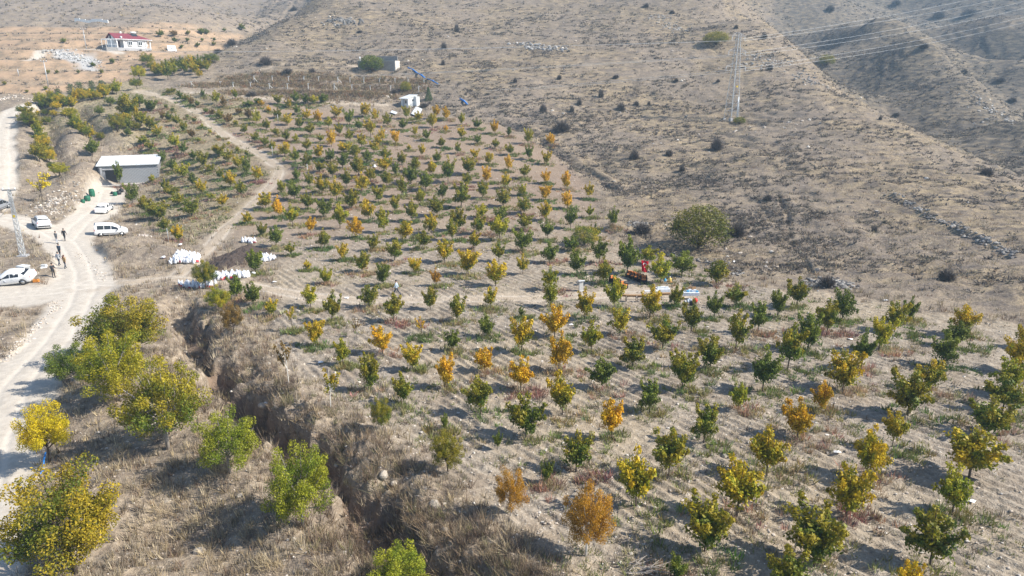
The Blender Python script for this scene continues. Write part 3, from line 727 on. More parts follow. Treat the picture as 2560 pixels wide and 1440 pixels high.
for _ln, _n in (([(62, 292), (85, 315), (100, 345), (108, 372), (112, 400), (135, 425)], 11), ([(100, 262), (130, 262), (165, 268), (200, 258), (240, 246), (290, 236)], 14), ([(170, 290), (190, 312), (205, 335), (228, 346)], 6), ([(300, 262), (330, 290), (310, 318), (340, 330), (360, 300)], 8), ([(370, 180), (410, 190), (450, 178), (490, 180), (525, 168)], 9)):
    for _k in range(_n):
        _t = (_k + _hr.random()) / _n * (len(_ln) - 1.001); _i = int(_t); _u = _ln[_i][0] + (_ln[_i + 1][0] - _ln[_i][0]) * (_t - _i); _v = _ln[_i][1] + (_ln[_i + 1][1] - _ln[_i][1]) * (_t - _i)
        tree(_u + _hr.uniform(-7, 7), _v + _hr.uniform(-6, 6), _hr.uniform(18, 34), _hr.uniform(18, 30), _hr.choice('gGYAgYA'), _hr.choice(['orchard', 'orchard', 'walnut']), 'hedgerow_tree', group='bushy trees along the upper left ditches', wmul=1.35)
for u, v, h, w, c in rows(POPLAR): tree(u, v, h, w, c, 'poplar', 'poplar_sapling', group='poplar saplings at the top of the hedgerow')
for u, v, h, w, c in rows(TERRACE): tree(u, v, h, w, c, 'orchard', 'terrace_tree', group='small trees on the terraces by the house')
for u, v, h, w, c, bk, st in [(325, 905, 170, 205, 'M', 'bark', 'walnut'), (303, 1003, 168, 175, 'Y', 'pale_bark', 'walnut'), (420, 1122, 222, 215, 'g', 'pale_bark', 'walnut'), (190, 968, 112, 132, 'G', 'pale_bark', 'walnut'),
                           (125, 1155, 150, 132, 'S', 'bark', 'walnut'), (190, 1432, 252, 290, 'M', 'bark', 'walnut'), (575, 1182, 148, 160, 'L', 'pale_bark', 'walnut'), (757, 1318, 205, 168, 'L', 'pale_bark', 'walnut'),
                           (1000, 1505, 138, 158, 'L', 'bark', 'walnut'), (1465, 1390, 182, 132, 'R', 'whitewash', 'walnut'), (1277, 1290, 114, 86, 'R', 'whitewash', 'walnut'), (722, 958, 113, 60, 'B', 'whitewash', 'sparse'),
                           (827, 1020, 102, 66, 'A', 'whitewash', 'sparse'), (956, 1078, 84, 62, 'g', 'pale_bark', 'walnut'), (1120, 1180, 105, 88, 'g', 'bark', 'walnut'), (1243, 1125, 50, 26, 'G', 'bark', 'orchard'), (515, 722, 72, 62, 'g', 'bark', 'walnut'),
                           (548, 778, 64, 62, 'Y', 'bark', 'walnut'), (585, 832, 78, 56, 'B', 'bark', 'walnut'), (891, 842, 45, 28, 'B', 'bark', 'sparse'), (105, 503, 70, 62, 'S', 'bark', 'sparse')]:
    tree(u, v, h, w, c, st, 'walnut_tree', bk, wmul=1.08, hmul=1.05, group='walnut trees along the ditch and road')
GB = tree(1745, 622, 96, 124, 'g', 'bush', 'round_bush', lab='very large round olive-green bush at the foot of the hill', cat='bush')
for o in GB.children:
    if 'leaf_low' in o: o['leaf_low'] = [.07, .10, .018]; o['leaf_up'] = [.21, .19, .03]
tree(1072, 250, 28, 24, 'P', 'conifer', 'conifer_tree', lab='small dark blue-green conifer just right of the white cabinet', cat='tree', wmul=1.0)
FIGTREE = tree(930, 180, 38, 52, 'G', 'bush', 'green_bush', lab='dense dark green bush in front of the stone tank wall', cat='bush')
for u, v, h, w, lb in [(1790, 112, 30, 56, 'olive-green bush on the slope left of the pylon head'), (1848, 310, 16, 26, 'small yellow-green bush right of the pylon foot'), (1462, 612, 42, 60, 'grey-green bush at the orchard edge beside the dark stones'),
                       (1015, 230, 24, 24, 'pale olive bush behind the white hut among the fence posts'), (2065, 165, 26, 34, 'olive bush on the crest right of the pylon')]:
    tree(u, v, h, w, 'g', 'bush', 'green_bush', lab=lb, cat='bush', group='green bushes on the hillside')

# leafless grey thorn bushes on the hill
def thorn_mesh(seed):
    rng = np.random.default_rng(seed); n = 420
    q = rng.uniform(0, 2 * math.pi, n); ph = np.arccos(rng.uniform(-.05, 1, n)); L = rng.uniform(.55, 1.0, n)
    d = np.stack([np.sin(ph) * np.cos(q), np.sin(ph) * np.sin(q), np.cos(ph)], 1)
    tip = d * L[:, None] * np.array([.5, .5, .92]) + np.array([0, 0, .04]) + rng.normal(size=(n, 3)) * .04
    basep = tip * rng.uniform(.05, .65, n)[:, None] + rng.normal(size=(n, 3)) * .03; basep[:, 2] = np.maximum(basep[:, 2], 0)
    s = np.cross(d, rng.normal(size=(n, 3))); s /= np.linalg.norm(s, axis=1, keepdims=True); s *= .018
    V = np.stack([basep - s, basep + s, tip], 1).reshape(-1, 3)
    me = arrays_mesh('thorn_bush', V, np.arange(n * 3).reshape(n, 3)); me.materials.append(MATS['twig']); return me
THORN = [thorn_mesh(70 + i) for i in range(5)]
mat('thorn_leaf', (.12, .11, .085), .95, var=.3, scale=9)
def thorn(u, v, h, w, lab=None):
    P = hit(u, v); H, Wd = px_size(P, h, w, v)
    r = empty('thorn_bush', (P.x, P.y, P.z - .03), u % 6.28, lab, 'bush', 'leafless grey thorn bushes on the hill'); r.scale = (Wd, Wd, H)
    link('stems', THORN[int(u) % 5], None, r); link('twigs', THORN[int(u + 2) % 5], None, r).rotation_euler.z = 1.7
    TREES.append((r, u, v, 'T', 'thorn_bush'))
for u, v, h, w in [(1358, 280, 28, 26), (1405, 328, 38, 58), (1552, 276, 25, 30), (1590, 265, 18, 20), (1622, 263, 14, 12), (1502, 243, 30, 20), (1448, 262, 20, 18), (1430, 280, 22, 16), (1398, 198, 16, 18), (1288, 205, 16, 14),
                   (1790, 375, 42, 40), (1585, 398, 34, 36), (1672, 390, 22, 26), (1705, 428, 22, 22), (1605, 585, 40, 60), (1690, 575, 32, 28), (1840, 590, 46, 62), (1920, 500, 20, 26), (2068, 718, 40, 56), (2366, 700, 36, 58),
                   (2186, 580, 20, 22), (2466, 438, 26, 44), (665, 162, 30, 46), (720, 183, 18, 34), (780, 182, 16, 24), (1110, 122, 24, 20), (1142, 80, 28, 18), (1108, 162, 18, 14), (735, 26, 14, 24), (580, 112, 22, 32), (1615, 18, 14, 18),
                   (1680, 35, 14, 20), (1840, 72, 14, 16), (1910, 95, 16, 20), (1925, 175, 18, 18), (2075, 28, 22, 28), (2240, 12, 18, 30), (2420, 40, 24, 44), (2345, 45, 22, 40), (2200, 300, 14, 12), (2410, 185, 18, 22), (2500, 205, 16, 30),
                   (1690, 205, 14, 16), (1795, 205, 10, 14), (2240, 290, 12, 22), (630, 240, 18, 34), (545, 132, 14, 30), (900, 82, 10, 20), (1060, 268, 16, 30), (2530, 255, 16, 30), (2310, 120, 18, 30), (985, 232, 14, 22), (1540, 195, 12, 20)]:
    thorn(u, v, h, w)
# ------------------------------------------------------------------ buildings
mat('white_wall', (.74, .74, .73), .85, var=.06, scale=2); mat('red_roof', (.20, .045, .06), .7, var=.12, scale=5); mat('concrete', (.36, .365, .38), .9, var=.18, scale=4, bump=.3)
mat('concrete_dark', (.25, .245, .24), .9, var=.2, scale=3, bump=.3); mat('glass_dark', (.03, .035, .04), .15, spec=.6, var=.05); mat('white_metal', (.70, .73, .76), .45, var=.05, spec=.5)
mat('black_void', (.012, .012, .014), .9); mat('steel', (.30, .31, .33), .5, metal=.5, var=.1); mat('galv', (.42, .44, .46), .5, metal=.35, var=.1); mat('blue_pipe', (.03, .19, .55), .5)
mat('block', (.29, .30, .315), .92, var=.22, scale=5, bump=.35); mat('mortar', (.20, .20, .205), .95, var=.15, scale=9); mat('wood', (.33, .20, .10), .75, var=.2, scale=9); mat('brown_door', (.10, .045, .035), .6)
mat('stone_wall', (.30, .275, .25), .95, var=.3, scale=4, bump=.5); mat('plaster_pale', (.52, .49, .45), .95, var=.2, scale=3)

def at(u, v, dz=0.0):
    p = hit(u, v); p.z += dz; return p

# red-roofed house
hp = at(338, 127); TH = R(50)
house = empty('red_roofed_house', hp, TH, 'white single-storey house with dark red roof on the upper left terrace', 'house')
L, D, HW, ZB = 11.0, 8.0, 2.7, .9
MB().box((0, D / 2, (ZB - 1.2) / 2), (L, D, ZB + 1.2)).build('foundation', MATS['concrete'], house)
wl = MB()
wl.box((.4, D / 2 + .1, ZB + HW / 2), (6.9, D - .3, HW)); wl.box((4.6, D / 2 + 1.2, ZB + HW / 2), (1.55, D - 2.6, HW)); wl.box((-4.2, D / 2 + 1.0, ZB + HW / 2), (2.35, D - 2.2, HW))
wl.build('wall', MATS['white_wall'], house)
ze, zr = ZB + HW, ZB + HW + 2.0
rf = MB()
e = .45; x0, x1, y0, y1 = -L / 2 - e, L / 2 + e, -e, D + e; ym = D / 2
rf.slab([(x0, y0, ze), (x1, y0, ze), (x1 - 4.2, ym, zr), (x0, ym, zr)], .12); rf.slab([(x1, y1, ze), (x0, y1, ze), (x0, ym, zr), (x1 - 4.2, ym, zr)], .12); rf.slab([(x1, y0, ze), (x1, y1, ze), (x1 - 4.2, ym, zr)], .12)
roof = rf.build('roof', MATS['red_roof'], house)
MB().slab([(x0 + .5, D, ze), (x0 + .5, 0, ze), (x0 + .5, ym, zr - .22)], .15).build('gable', MATS['white_wall'], house)
MB().box((x0 + .38, ym + .3, ze + .8), (.1, .7, 1.3)).build('attic_door', MATS['black_void'], house)
MB().box((0, -e + .02, ze - .06), (L + .8, .12, .18)).build('gutter', MATS['white_metal'], house)
ch = MB().box((-2, ym + .6, zr + .15), (.5, .5, .9)).build('chimney', MATS['white_wall'], roof)
for x in (-1.2, 2.0):
    w = MB().box((x, -.06, ZB + 1.45), (1.35, .12, 1.25)).build('window', MATS['white_metal'], house)
    for dx in (-.32, .32): MB().box((x + dx, -.13, ZB + 1.45), (.52, .03, 1.05)).build('pane', MATS['glass_dark'], w)
    MB().box((x, -.12, ZB + .78), (1.5, .2, .07)).build('sill', MATS['white_wall'], w)
for x, y in ((-5.3, .15), (-5.3, 2.6), (-3.15, .15), (5.3, .2), (3.9, .2)): MB().box((x, y, ZB + HW / 2), (.28, .28, HW)).build('porch_column', MATS['white_wall'], house)
d = MB().box((-4.2, 1.98, ZB + 1.05), (1.0, .1, 2.1)).build('door', MATS['brown_door'], house); MB().box((-3.85, 1.9, ZB + 1.05), (.05, .08, .2)).build('handle', MATS['steel'], d)
rl = MB(); rl.bar((3.7, .05, ZB + .9), (5.4, .05, ZB + .9), .03)
for i in range(9): rl.bar((3.75 + i * .2, .05, ZB), (3.75 + i * .2, .05, ZB + .9), .02)
rl.build('railing', MATS['white_metal'], house)
sp = MB().slab([(.6, 1.9, ze + 1.05), (2.4, 1.9, ze + 1.05), (2.4, 3.0, ze + 1.95), (.6, 3.0, ze + 1.95)], .08).build('solar_panel', MATS['glass_dark'], roof)
MB().tube([(.6, 3.2, ze + 2.35), (2.4, 3.2, ze + 2.35)], .28, 10).build('solar_tank', MATS['white_metal'], roof)
dsh = MB(); dsh.lathe([(.02, 0), (.25, .04), (.42, .13)], (0, 0, 0), 12); do = dsh.build('satellite_dish', MATS['white_metal'], roof); do.location = (-3.8, .2, ze + .5); do.rotation_euler = (R(65), 0, R(-40))
pf = MB(); pf.box((-7.4, 1.0, ZB / 2 - .3), (3.6, 3.4, ZB + .6)); pf.build('porch_deck', MATS['concrete_dark'], house)
pr = MB()
for x in (-9.1, -7.4, -5.7): pr.bar((x, -.65, ZB), (x, -.65, ZB + 2.5), .06); pr.bar((x, 2.6, ZB), (x, 2.6, ZB + 2.5), .06)
for y in (-.65, 2.6): pr.bar((-9.2, y, ZB + 2.5), (-5.6, y, ZB + 2.5), .07)
for k in range(6): pr.bar((-9.1 + k * .68, -.8, ZB + 2.57), (-9.1 + k * .68, 2.75, ZB + 2.57), .04)
pr.bar((-9.2, -.66, ZB + .9), (-5.6, -.66, ZB + .9), .04); pr.build('pergola', MATS['white_metal'], house)

# grey block shed
bp_ = at(327, 459); shed = empty('block_shed', bp_, R(20), 'grey concrete-block shed with flat white roof beside the yard', 'shed')
SL, SD, SH, RISE = 10.2, 6.2, 3.6, 1.15
fr = MB(); _w = SL / 2 - .05; fr.add([(-_w, .1, -1.2), (_w, .1, -1.2), (_w, SD, -1.2), (-_w, SD, -1.2), (-_w, .1, SH - .1), (_w, .1, SH - .1), (_w, SD, SH + RISE - .15), (-_w, SD, SH + RISE - .15)], [(0, 3, 2, 1), (4, 5, 6, 7), (0, 1, 5, 4), (1, 2, 6, 5), (2, 3, 7, 6), (3, 0, 4, 7)]); fr.build('wall', MATS['mortar'], shed)
bk = MB().box((0, 0, 0), (.57, .06, .235)).mesh('block'); bk.materials.append(MATS['block'])
nb = 0
for r_ in range(15):
    for c_ in range(18):
        x = -SL / 2 + .3 + c_ * .6 + (.3 if r_ % 2 else 0)
        if x > SL / 2 - .3: continue
        z = .13 + r_ * .25
        if -4.45 < x < -2.0 and z < 2.95: continue
        if z > SH - .22: continue
        o = link('block', bk, None, shed); o.location = (x, .085 - ((c_ * 7 + r_ * 3) % 5) * .004, z); nb += 1
rr_ = MB(); rr_.slab([(-SL / 2 - .25, -.3, SH + .02), (SL / 2 + .2, -.3, SH + .02), (SL / 2 + .2, SD + .3, SH + RISE), (-SL / 2 - .25, SD + .3, SH + RISE)], .14); rr_.build('roof', MATS['white_metal'], shed)
MB().box((-3.25, -.02, 1.4), (2.1, .12, 2.7)).build('door_opening', MATS['black_void'], shed)
dr = MB().box((-4.2, -.10, 1.3), (.4, .05, 2.4)).build('door', MATS['steel'], shed); MB().box((-4.05, -.14, 1.2), (.05, .05, .25)).build('handle', MATS['galv'], dr)
for _k in range(15):
    _x = -SL / 2 - .2 + _k * (SL + .35) / 14
    MB().bar((_x, -.3, SH + .045), (_x, SD + .3, SH + RISE + .025), .035).build('roof_seam', MATS['galv'], shed)
MB().box((-4.62, -.08, 1.6), (.34, .16, 3.2)).build('pillar', MATS['concrete'], shed); MB().box((-3.2, -.08, 2.86), (2.5, .16, .26)).build('lintel', MATS['concrete'], shed)
MB().box((-3.2, -1.0, -.02), (3.6, 1.9, .16)).build('threshold_slab', MATS['plaster_pale'], shed)
MB().box((1.5, -.32, .02), (6.6, .6, .16)).build('footing', MATS['plaster_pale'], shed)

# white hut
hu = at(1012, 266); hut = empty('white_hut', hu, R(-42), 'small white hut with sloping sheet roof behind the upper orchard', 'hut')
hb = MB(); w2, d2 = 2.9, 2.9
hb.prism([(-w2 / 2, -.6), (w2 / 2, -.6), (w2 / 2, 2.1), (-w2 / 2, 2.1)], 0, .02)
wv = [(-w2 / 2, 0, -.6), (w2 / 2, 0, -.6), (w2 / 2, d2, -.6), (-w2 / 2, d2, -.6), (-w2 / 2, 0, 2.0), (w2 / 2, 0, 2.0), (w2 / 2, d2, 2.75), (-w2 / 2, d2, 2.75)]
hb = MB().add(wv, [(0, 3, 2, 1), (4, 5, 6, 7), (0, 1, 5, 4), (1, 2, 6, 5), (2, 3, 7, 6), (3, 0, 4, 7)]); hb.build('wall', MATS['white_wall'], hut)
MB().slab([(-w2 / 2 - .3, -.5, 1.98), (w2 / 2 + .25, -.5, 1.98), (w2 / 2 + .25, d2 + .2, 2.9), (-w2 / 2 - .3, d2 + .2, 2.9)], .08).build('roof', MATS['white_metal'], hut)
MB().box((-.35, -.04, .9), (.75, .06, 1.8)).build('door', MATS['galv'], hut)
MB().box((.55, -.04, 1.15), (.6, .06, .8)).build('window', MATS['glass_dark'], hut); MB().box((w2 / 2 + .03, 1.5, 1.55), (.05, .45, .4)).build('vent', MATS['glass_dark'], hut)
MB().box((w2 / 2 + .03, 1.0, .45), (.05, .8, .75)).build('panel', MATS['galv'], hut)
cb = at(1042, 263); cab = empty('white_cabinet', cb, R(-42), 'tall white cabinet standing beside the white hut', 'cabinet')
MB().box((0, 0, .95), (1.15, 1.0, 2.3)).build('case', MATS['white_wall'], cab); MB().box((-.05, -.53, .9), (.85, .05, 1.9)).build('door', MATS['white_metal'], cab); MB().box((0, 0, 2.13), (1.25, 1.1, .07)).build('lid', MATS['white_metal'], cab)

# old stone water tank
tp = at(942, 176); tank = empty('stone_tank', tp, R(-9), 'long grey stone water tank wall on the slope above the hut', 'tank wall')
tw = MB(); tw.box((0, 2, .9), (11.5, 4.2, 3.4)); tw.build('wall', MATS['stone_wall'], tank)
MB().box((0, 2, 2.66), (11.7, 4.4, .14)).build('coping', MATS['plaster_pale'], tank); MB().box((5.72, 1.9, .9), (.3, 4.3, 3.36)).build('end_wall', MATS['plaster_pale'], tank)  # end wall coloured paler to paint in the tank's sunlit side
MB().tube([(-5.2, .4, 2.7), (-5.2, .4, 3.9)], .16, 8).build('vent_pipe', MATS['white_metal'], tank)
MB().box((1.0, 7.0, 3.2), (6.5, .3, 2.0)).build('back_wall', MATS['concrete_dark'], tank)
for i, (a, b) in enumerate([((1020, 172), (1044, 186)), ((1044, 186), (1062, 198)), ((1068, 200), (1095, 213)), ((1150, 250), (1168, 264))]):
    p, q = at(*a, .35), at(*b, .35); r = empty('blue_pipe', p, 0, ['blue plastic pipe lying below the stone tank corner', 'blue pipe further down from the tank', 'blue pipe at the end of the fence posts', 'short blue pipe right of the white hut'][i], 'pipe', 'blue water pipes')
    g = MB(); v = q - p; g.tube([(0, 0, 0), tuple(v * .5 + Vector((.1, 0, .12))), tuple(v)], .22 if i != 2 else .14, 8); g.build('pipe_run', MATS['blue_pipe'], r)
    MB().tube([tuple(v * .48 + Vector((.1, 0, .12))), tuple(v * .54 + Vector((.1, 0, .12)))], .27, 8).build('joint', MATS['blue_pipe'], r)

def board(nm, pts3, m, lab, cat, th=.04, part='sheet'):
    c = sum((Vector(p) for p in pts3), Vector()) / len(pts3)
    o = MB().slab([Vector(p) - c for p in pts3], th).build(nm, m, None); o.location = c; return tag(o, lab, cat)
def lying(u0, v0, u1, v1, u2, v2, u3, v3, dz=.15): return [at(a, b, dz) for a, b in ((u0, v0), (u1, v1), (u2, v2), (u3, v3))]
board('metal_sheet', lying(1028, 288, 1040, 270, 1056, 276, 1046, 296, .35), MATS['white_metal'], 'large white sheet lying below the white cabinet', 'sheet')
board('metal_sheet', lying(976, 284, 980, 279, 994, 284, 990, 289, .3), MATS['white_metal'], 'small white panel lying below the white hut', 'sheet')
hb2 = at(432, 128); bb = empty('white_billboard', hb2, R(25), 'white tilted board standing right of the red-roofed house', 'board')
MB().slab([(-1.5, 0, .0), (1.3, 0, .0), (1.0, .9, 1.9), (-1.6, .9, 1.9)], .06).build('panel', MATS['white_metal'], bb); MB().bar((-1.2, 1.5, -.2), (-1.2, .8, 1.7), .05).build('prop', MATS['wood'], bb); MB().bar((.9, 1.5, -.2), (.9, .8, 1.7), .05).build('prop', MATS['wood'], bb)
MB().slab([(-.45, .30, .78), (.1, .30, .78), (.05, .42, 1.02), (-.45, .42, 1.02)], .03).build('faded_mark', MATS['steel'], bb)
g0, g1 = at(187, 54), at(271, 57)
lw = empty('white_wall', g0, math.atan2(g1.y - g0.y, g1.x - g0.x), 'long low white wall high on the far left slope', 'wall'); Lw = math.hypot(g1.x - g0.x, g1.y - g0.y)
for k in range(6):
    o = MB().box((Lw / 6 * (k + .5), 0, .35), (Lw / 6 - .05, .4, 1.2)).build('segment', MATS['white_wall'], lw); o.location.z = float(zat(*(Vector((g0.x, g0.y)) + (Vector((g1.x, g1.y)) - Vector((g0.x, g0.y))) * ((k + .5) / 6)))) - g0.z

# ------------------------------------------------------------------ poles, pylon, wires, fence posts
def lattice(mb, base_w, top_w, h, n, r=.05):
    lv = [h * (1 - (1 - i / n) ** 1.25) for i in range(n + 1)]
    def cn(z):
        w = base_w + (top_w - base_w) * min(1, z / h * 1.12) if z < h * .9 else top_w
        return [Vector((sx * w / 2, sy * w / 2, z)) for sx, sy in ((-1, -1), (1, -1), (1, 1), (-1, 1))]
    for i in range(n):
        a, b = cn(lv[i]), cn(lv[i + 1])
        for k in range(4):
            mb.bar(a[k], b[(k + 1) % 4], r * .6); mb.bar(a[(k + 1) % 4], b[k], r * .6); mb.bar(b[k], b[(k + 1) % 4], r * .6)
    return cn
pp = at(1828, 297); PH, _ = px_size(pp, 213, 10, 297)
pyl = empty('lattice_pylon', pp, R(25), 'tall steel lattice power pylon standing on the hillside', 'pylon')
br = MB(); cn = lattice(br, 2.5, .75, PH, 13, .055); br.build('bracing', MATS['steel'], pyl)
for k in range(4):
    g = MB(); zs = [0, PH * .3, PH * .6, PH * .9, PH]; g.tube([cn(z)[k] - Vector((0, 0, .6 if z == 0 else 0)) for z in zs], .065, 4); g.build('leg', MATS['galv'], pyl)
ARMS = [(PH * .97, 1.9), (PH * .80, 2.6), (PH * .62, 3.0)]
ATT = []
for z, w in ARMS:
    a = MB()
    for s in (-1, 1):
        for y in (-.4, .4): a.bar((s * .4, y, z), (s * w, 0, z), .05); a.bar((s * .4, y, z + .9), (s * w, 0, z), .04)
        a.bar((s * w * .6, -.25, z), (s * w * .6, .25, z), .03)
    ar = a.build('cross_arm', MATS['steel'], pyl)
    for s in (-1, 1):
        ins = MB()
        for q in range(6): ins.lathe([(.03, -.02 - q * .15), (.13, -.08 - q * .15), (.03, -.12 - q * .15)], (s * w, 0, z), 8)
        ins.build('insulator', MATS['white_metal'], ar)
        ATT.append(pp + Matrix.Rotation(R(25), 3, 'Z') @ Vector((s * w, 0, z - .95)))
MB().tube([(.95, -.95, -.3), (.9, -.9, 5.2)], .16, 8).build('cable_guard', MATS['white_metal'], pyl); MB().box((0, -1.05, 7.6), (.5, .05, .4)).build('warning_plate', mat('yellow_paint', (.55, .40, .03), .6), pyl)
for k in range(4): MB().box(tuple(cn(0)[k] + Vector((0, 0, -.15))), (.7, .7, .7)).build('footing', MATS['concrete'], pyl)
mat('cable', (.62, .64, .66), .5, var=.03)
LEFT = [(-420, 104, 290), (-420, 122, 280), (-420, 188, 280), (-420, 203, 270), (-420, 262, 270), (-420, 274, 262)]
MIDV = [136, 137.5, 200, 203, 251, 256]
RIGHT = [(2960, -190, 480), (2960, -170, 470), (2960, -150, 480), (2960, -130, 470), (2960, -110, 480), (2960, -95, 470)]
WL = ['uppermost', 'second', 'third', 'fourth', 'fifth', 'lowest']
for i in range(6):
    A = Vector(px(*LEFT[i])); B = ATT[i]; Cc = Vector(px(*RIGHT[i]))
    # sag of the left span so that it hangs as low as in the photo
    t = .5
    M0 = (A + B) / 2
    best = 0
    for s in np.linspace(0, 40, 161):
        p = M0 - Vector((0, 0, s)); dpt = p.y * math.cos(PITCH) - (p.z - CAM_H) * math.sin(PITCH); uu = 1280 + FPX * p.x / dpt
        vv = 720 - FPX * (p.y * math.sin(PITCH) + (p.z - CAM_H) * math.cos(PITCH)) / dpt
        tgt = np.interp(uu, [200, 640, 1000, 1280, 1840], [MIDV[i] - (8 if i < 2 else -2 if i < 4 else -22), MIDV[i] - (4 if i < 2 else -4 if i < 4 else -14), MIDV[i], MIDV[i] - (0 if i < 2 else 9 if i < 4 else 14), MIDV[i] - 40])
        if vv <= tgt: best = s
    pts = []
    for k in range(49): tt = k / 48; p = A.lerp(B, tt); p.z -= 4 * best * tt * (1 - tt); pts.append(p)
    for k in range(1, 25): tt = k / 24; p = B.lerp(Cc, tt); p.z -= 4 * 9 * tt * (1 - tt); pts.append(p)
    g = MB(); g.tube([p - B for p in pts], .022, 4)
    o = g.build('power_cable', MATS['cable'], None); o.location = B; tag(o, WL[i] + ' power cable strung through the pylon across the valley', 'cable', 'cables of the pylon line')

def pole(u, v, h, w0, w1, lab, arm=True, solid=False):
    p = at(u, v); H, _ = px_size(p, h, 5, v); r = empty('utility_pole', p, R(12), lab, 'pole')
    if solid: MB().tube([(0, 0, -.3), (0, 0, H)], [w0, w1], 8).build('post', MATS['galv'], r)
    else:
        b_ = MB(); c = lattice(b_, w0, w1, H, 12, .032); b_.build('bracing', MATS['galv'], r)
        for k in range(4): MB().tube([c(0)[k] - Vector((0, 0, .3)), c(H * .9)[k], c(H)[k]], .032, 4).build('leg', MATS['galv'], r)
        MB().box((0, 0, -.05), (w0 + .5, w0 + .5, .5)).build('footing', MATS['concrete'], r)
        MB().box((.02, -w0 * .36, H * .62), (.26, .03, .3)).build('warning_plate', MATS['yellow_paint'], r)
    if arm:
        a = MB().box((0, 0, H + .02), (1.5, .12, .12)).build('cross_arm', MATS['steel'], r)
        for x in (-.65, 0, .65): MB().lathe([(.03, 0), (.09, .05), (.06, .2), (.02, .26)], (x, 0, H + .08), 8).build('insulator', MATS['white_metal'], a)
    return r, p, H
POLE, PPt, PPh = pole(58, 641, 165, .52, .26, 'steel lattice pole standing beside the road junction')
pole(216, 123, 50, .14, .09, 'thin grey pole left of the red-roofed house', True, True); pole(121, 216, 62, .15, .09, 'thin leaning grey pole on the terraced slope', True, True)
for i, (dx, dz) in enumerate([(-.65, .2), (.65, .2)]):
    g = MB(); a = Vector((dx, 0, PPh + dz)); b = Vector((-45 + dx, -14 + i * 2, PPh + 2.2)); pts = []
    for k in range(17): tt = k / 16; q = a.lerp(b, tt); q.z -= 4 * 1.4 * tt * (1 - tt); pts.append(q)
    g.tube(pts, .022, 4); o = g.build('power_cable', MATS['concrete_dark'], None); o.location = PPt; tag(o, ['upper', 'lower'][i] + ' dark wire leaving the junction pole to the left', 'cable')
g = MB(); g.bar((0, 0, PPh * .8), (-4.2, -5.5, .1), .02); o = g.build('stay_wire', MATS['steel'], None); o.location = PPt; tag(o, 'slanting stay wire of the junction pole', 'cable')
pole(47, 190, 18, .12, .1, 'short white marker post on the terraced slope', False, True)
pole(422, 606, 36, .035, .03, 'thin street-lamp-like pipe beside the white sack pile', False, True)
mat('post_white', (.62, .62, .60), .85, var=.1)
def fence_post(u, v, h, lab, stay):
    p = at(u, v); H, _ = px_size(p, h, 5, v); r = empty('fence_post', p, R((u * 7) % 20 - 10), lab, 'post', 'white concrete posts above the hut')
    MB().box((0, 0, H / 2 - .2), (.17, .17, H + .4), taper=.8).build('shaft', MATS['post_white'], r); MB().box((.1, 0, H + .03), (.55, .14, .12)).build('crook', MATS['post_white'], r)
    if stay: MB().bar((.08, 0, H * .7), (1.0, 0, -.1), .06).build('stay', MATS['post_white'], r)
ORDW = ['first', 'second', 'third', 'fourth', 'fifth', 'sixth', 'seventh', 'eighth', 'ninth', 'tenth', 'eleventh', 'twelfth', 'thirteenth', 'fourteenth', 'fifteenth', 'sixteenth', 'seventeenth', 'eighteenth']
FP1 = [(681, 204, 14, 0), (722, 205, 14, 0), (760, 202, 11, 0), (797, 204, 12, 0), (845, 206, 13, 1), (875, 206, 11, 0), (910, 209, 14, 0), (949, 208, 12, 0), (988, 210, 14, 0), (1020, 204, 9, 0), (1060, 210, 15, 0), (636, 206, 16, 1)]
FP2 = [(674, 222, 13, 1), (719, 222, 13, 0), (771, 223, 14, 0), (836, 225, 15, 1), (880, 226, 14, 0), (926, 230, 16, 0), (977, 230, 15, 0), (1047, 232, 16, 0), (551, 213, 9, 0), (583, 218, 12, 0), (627, 219, 13, 0), (479, 217, 13, 1)]
for row, nm in ((sorted(FP1), 'upper'), (sorted(FP2), 'lower')):
    for i, (u, v, h, s) in enumerate(row): fence_post(u, v, h, 'white hooked fence post, %s from the left in the %s row' % (ORDW[i], nm), s)
for u, v, h, lb in [(682, 392, 26, 'left'), (770, 440, 30, 'middle'), (696, 310, 24, 'upper')]:
    p = at(u, v); H, _ = px_size(p, h, 4, v); tag(MB().tube([(0, 0, -.2), (0, 0, H)], .05, 6).build('pipe_stake', MATS['post_white'], None), lb + ' thin white pipe stake among the orchard trees west side', 'stake').location = p

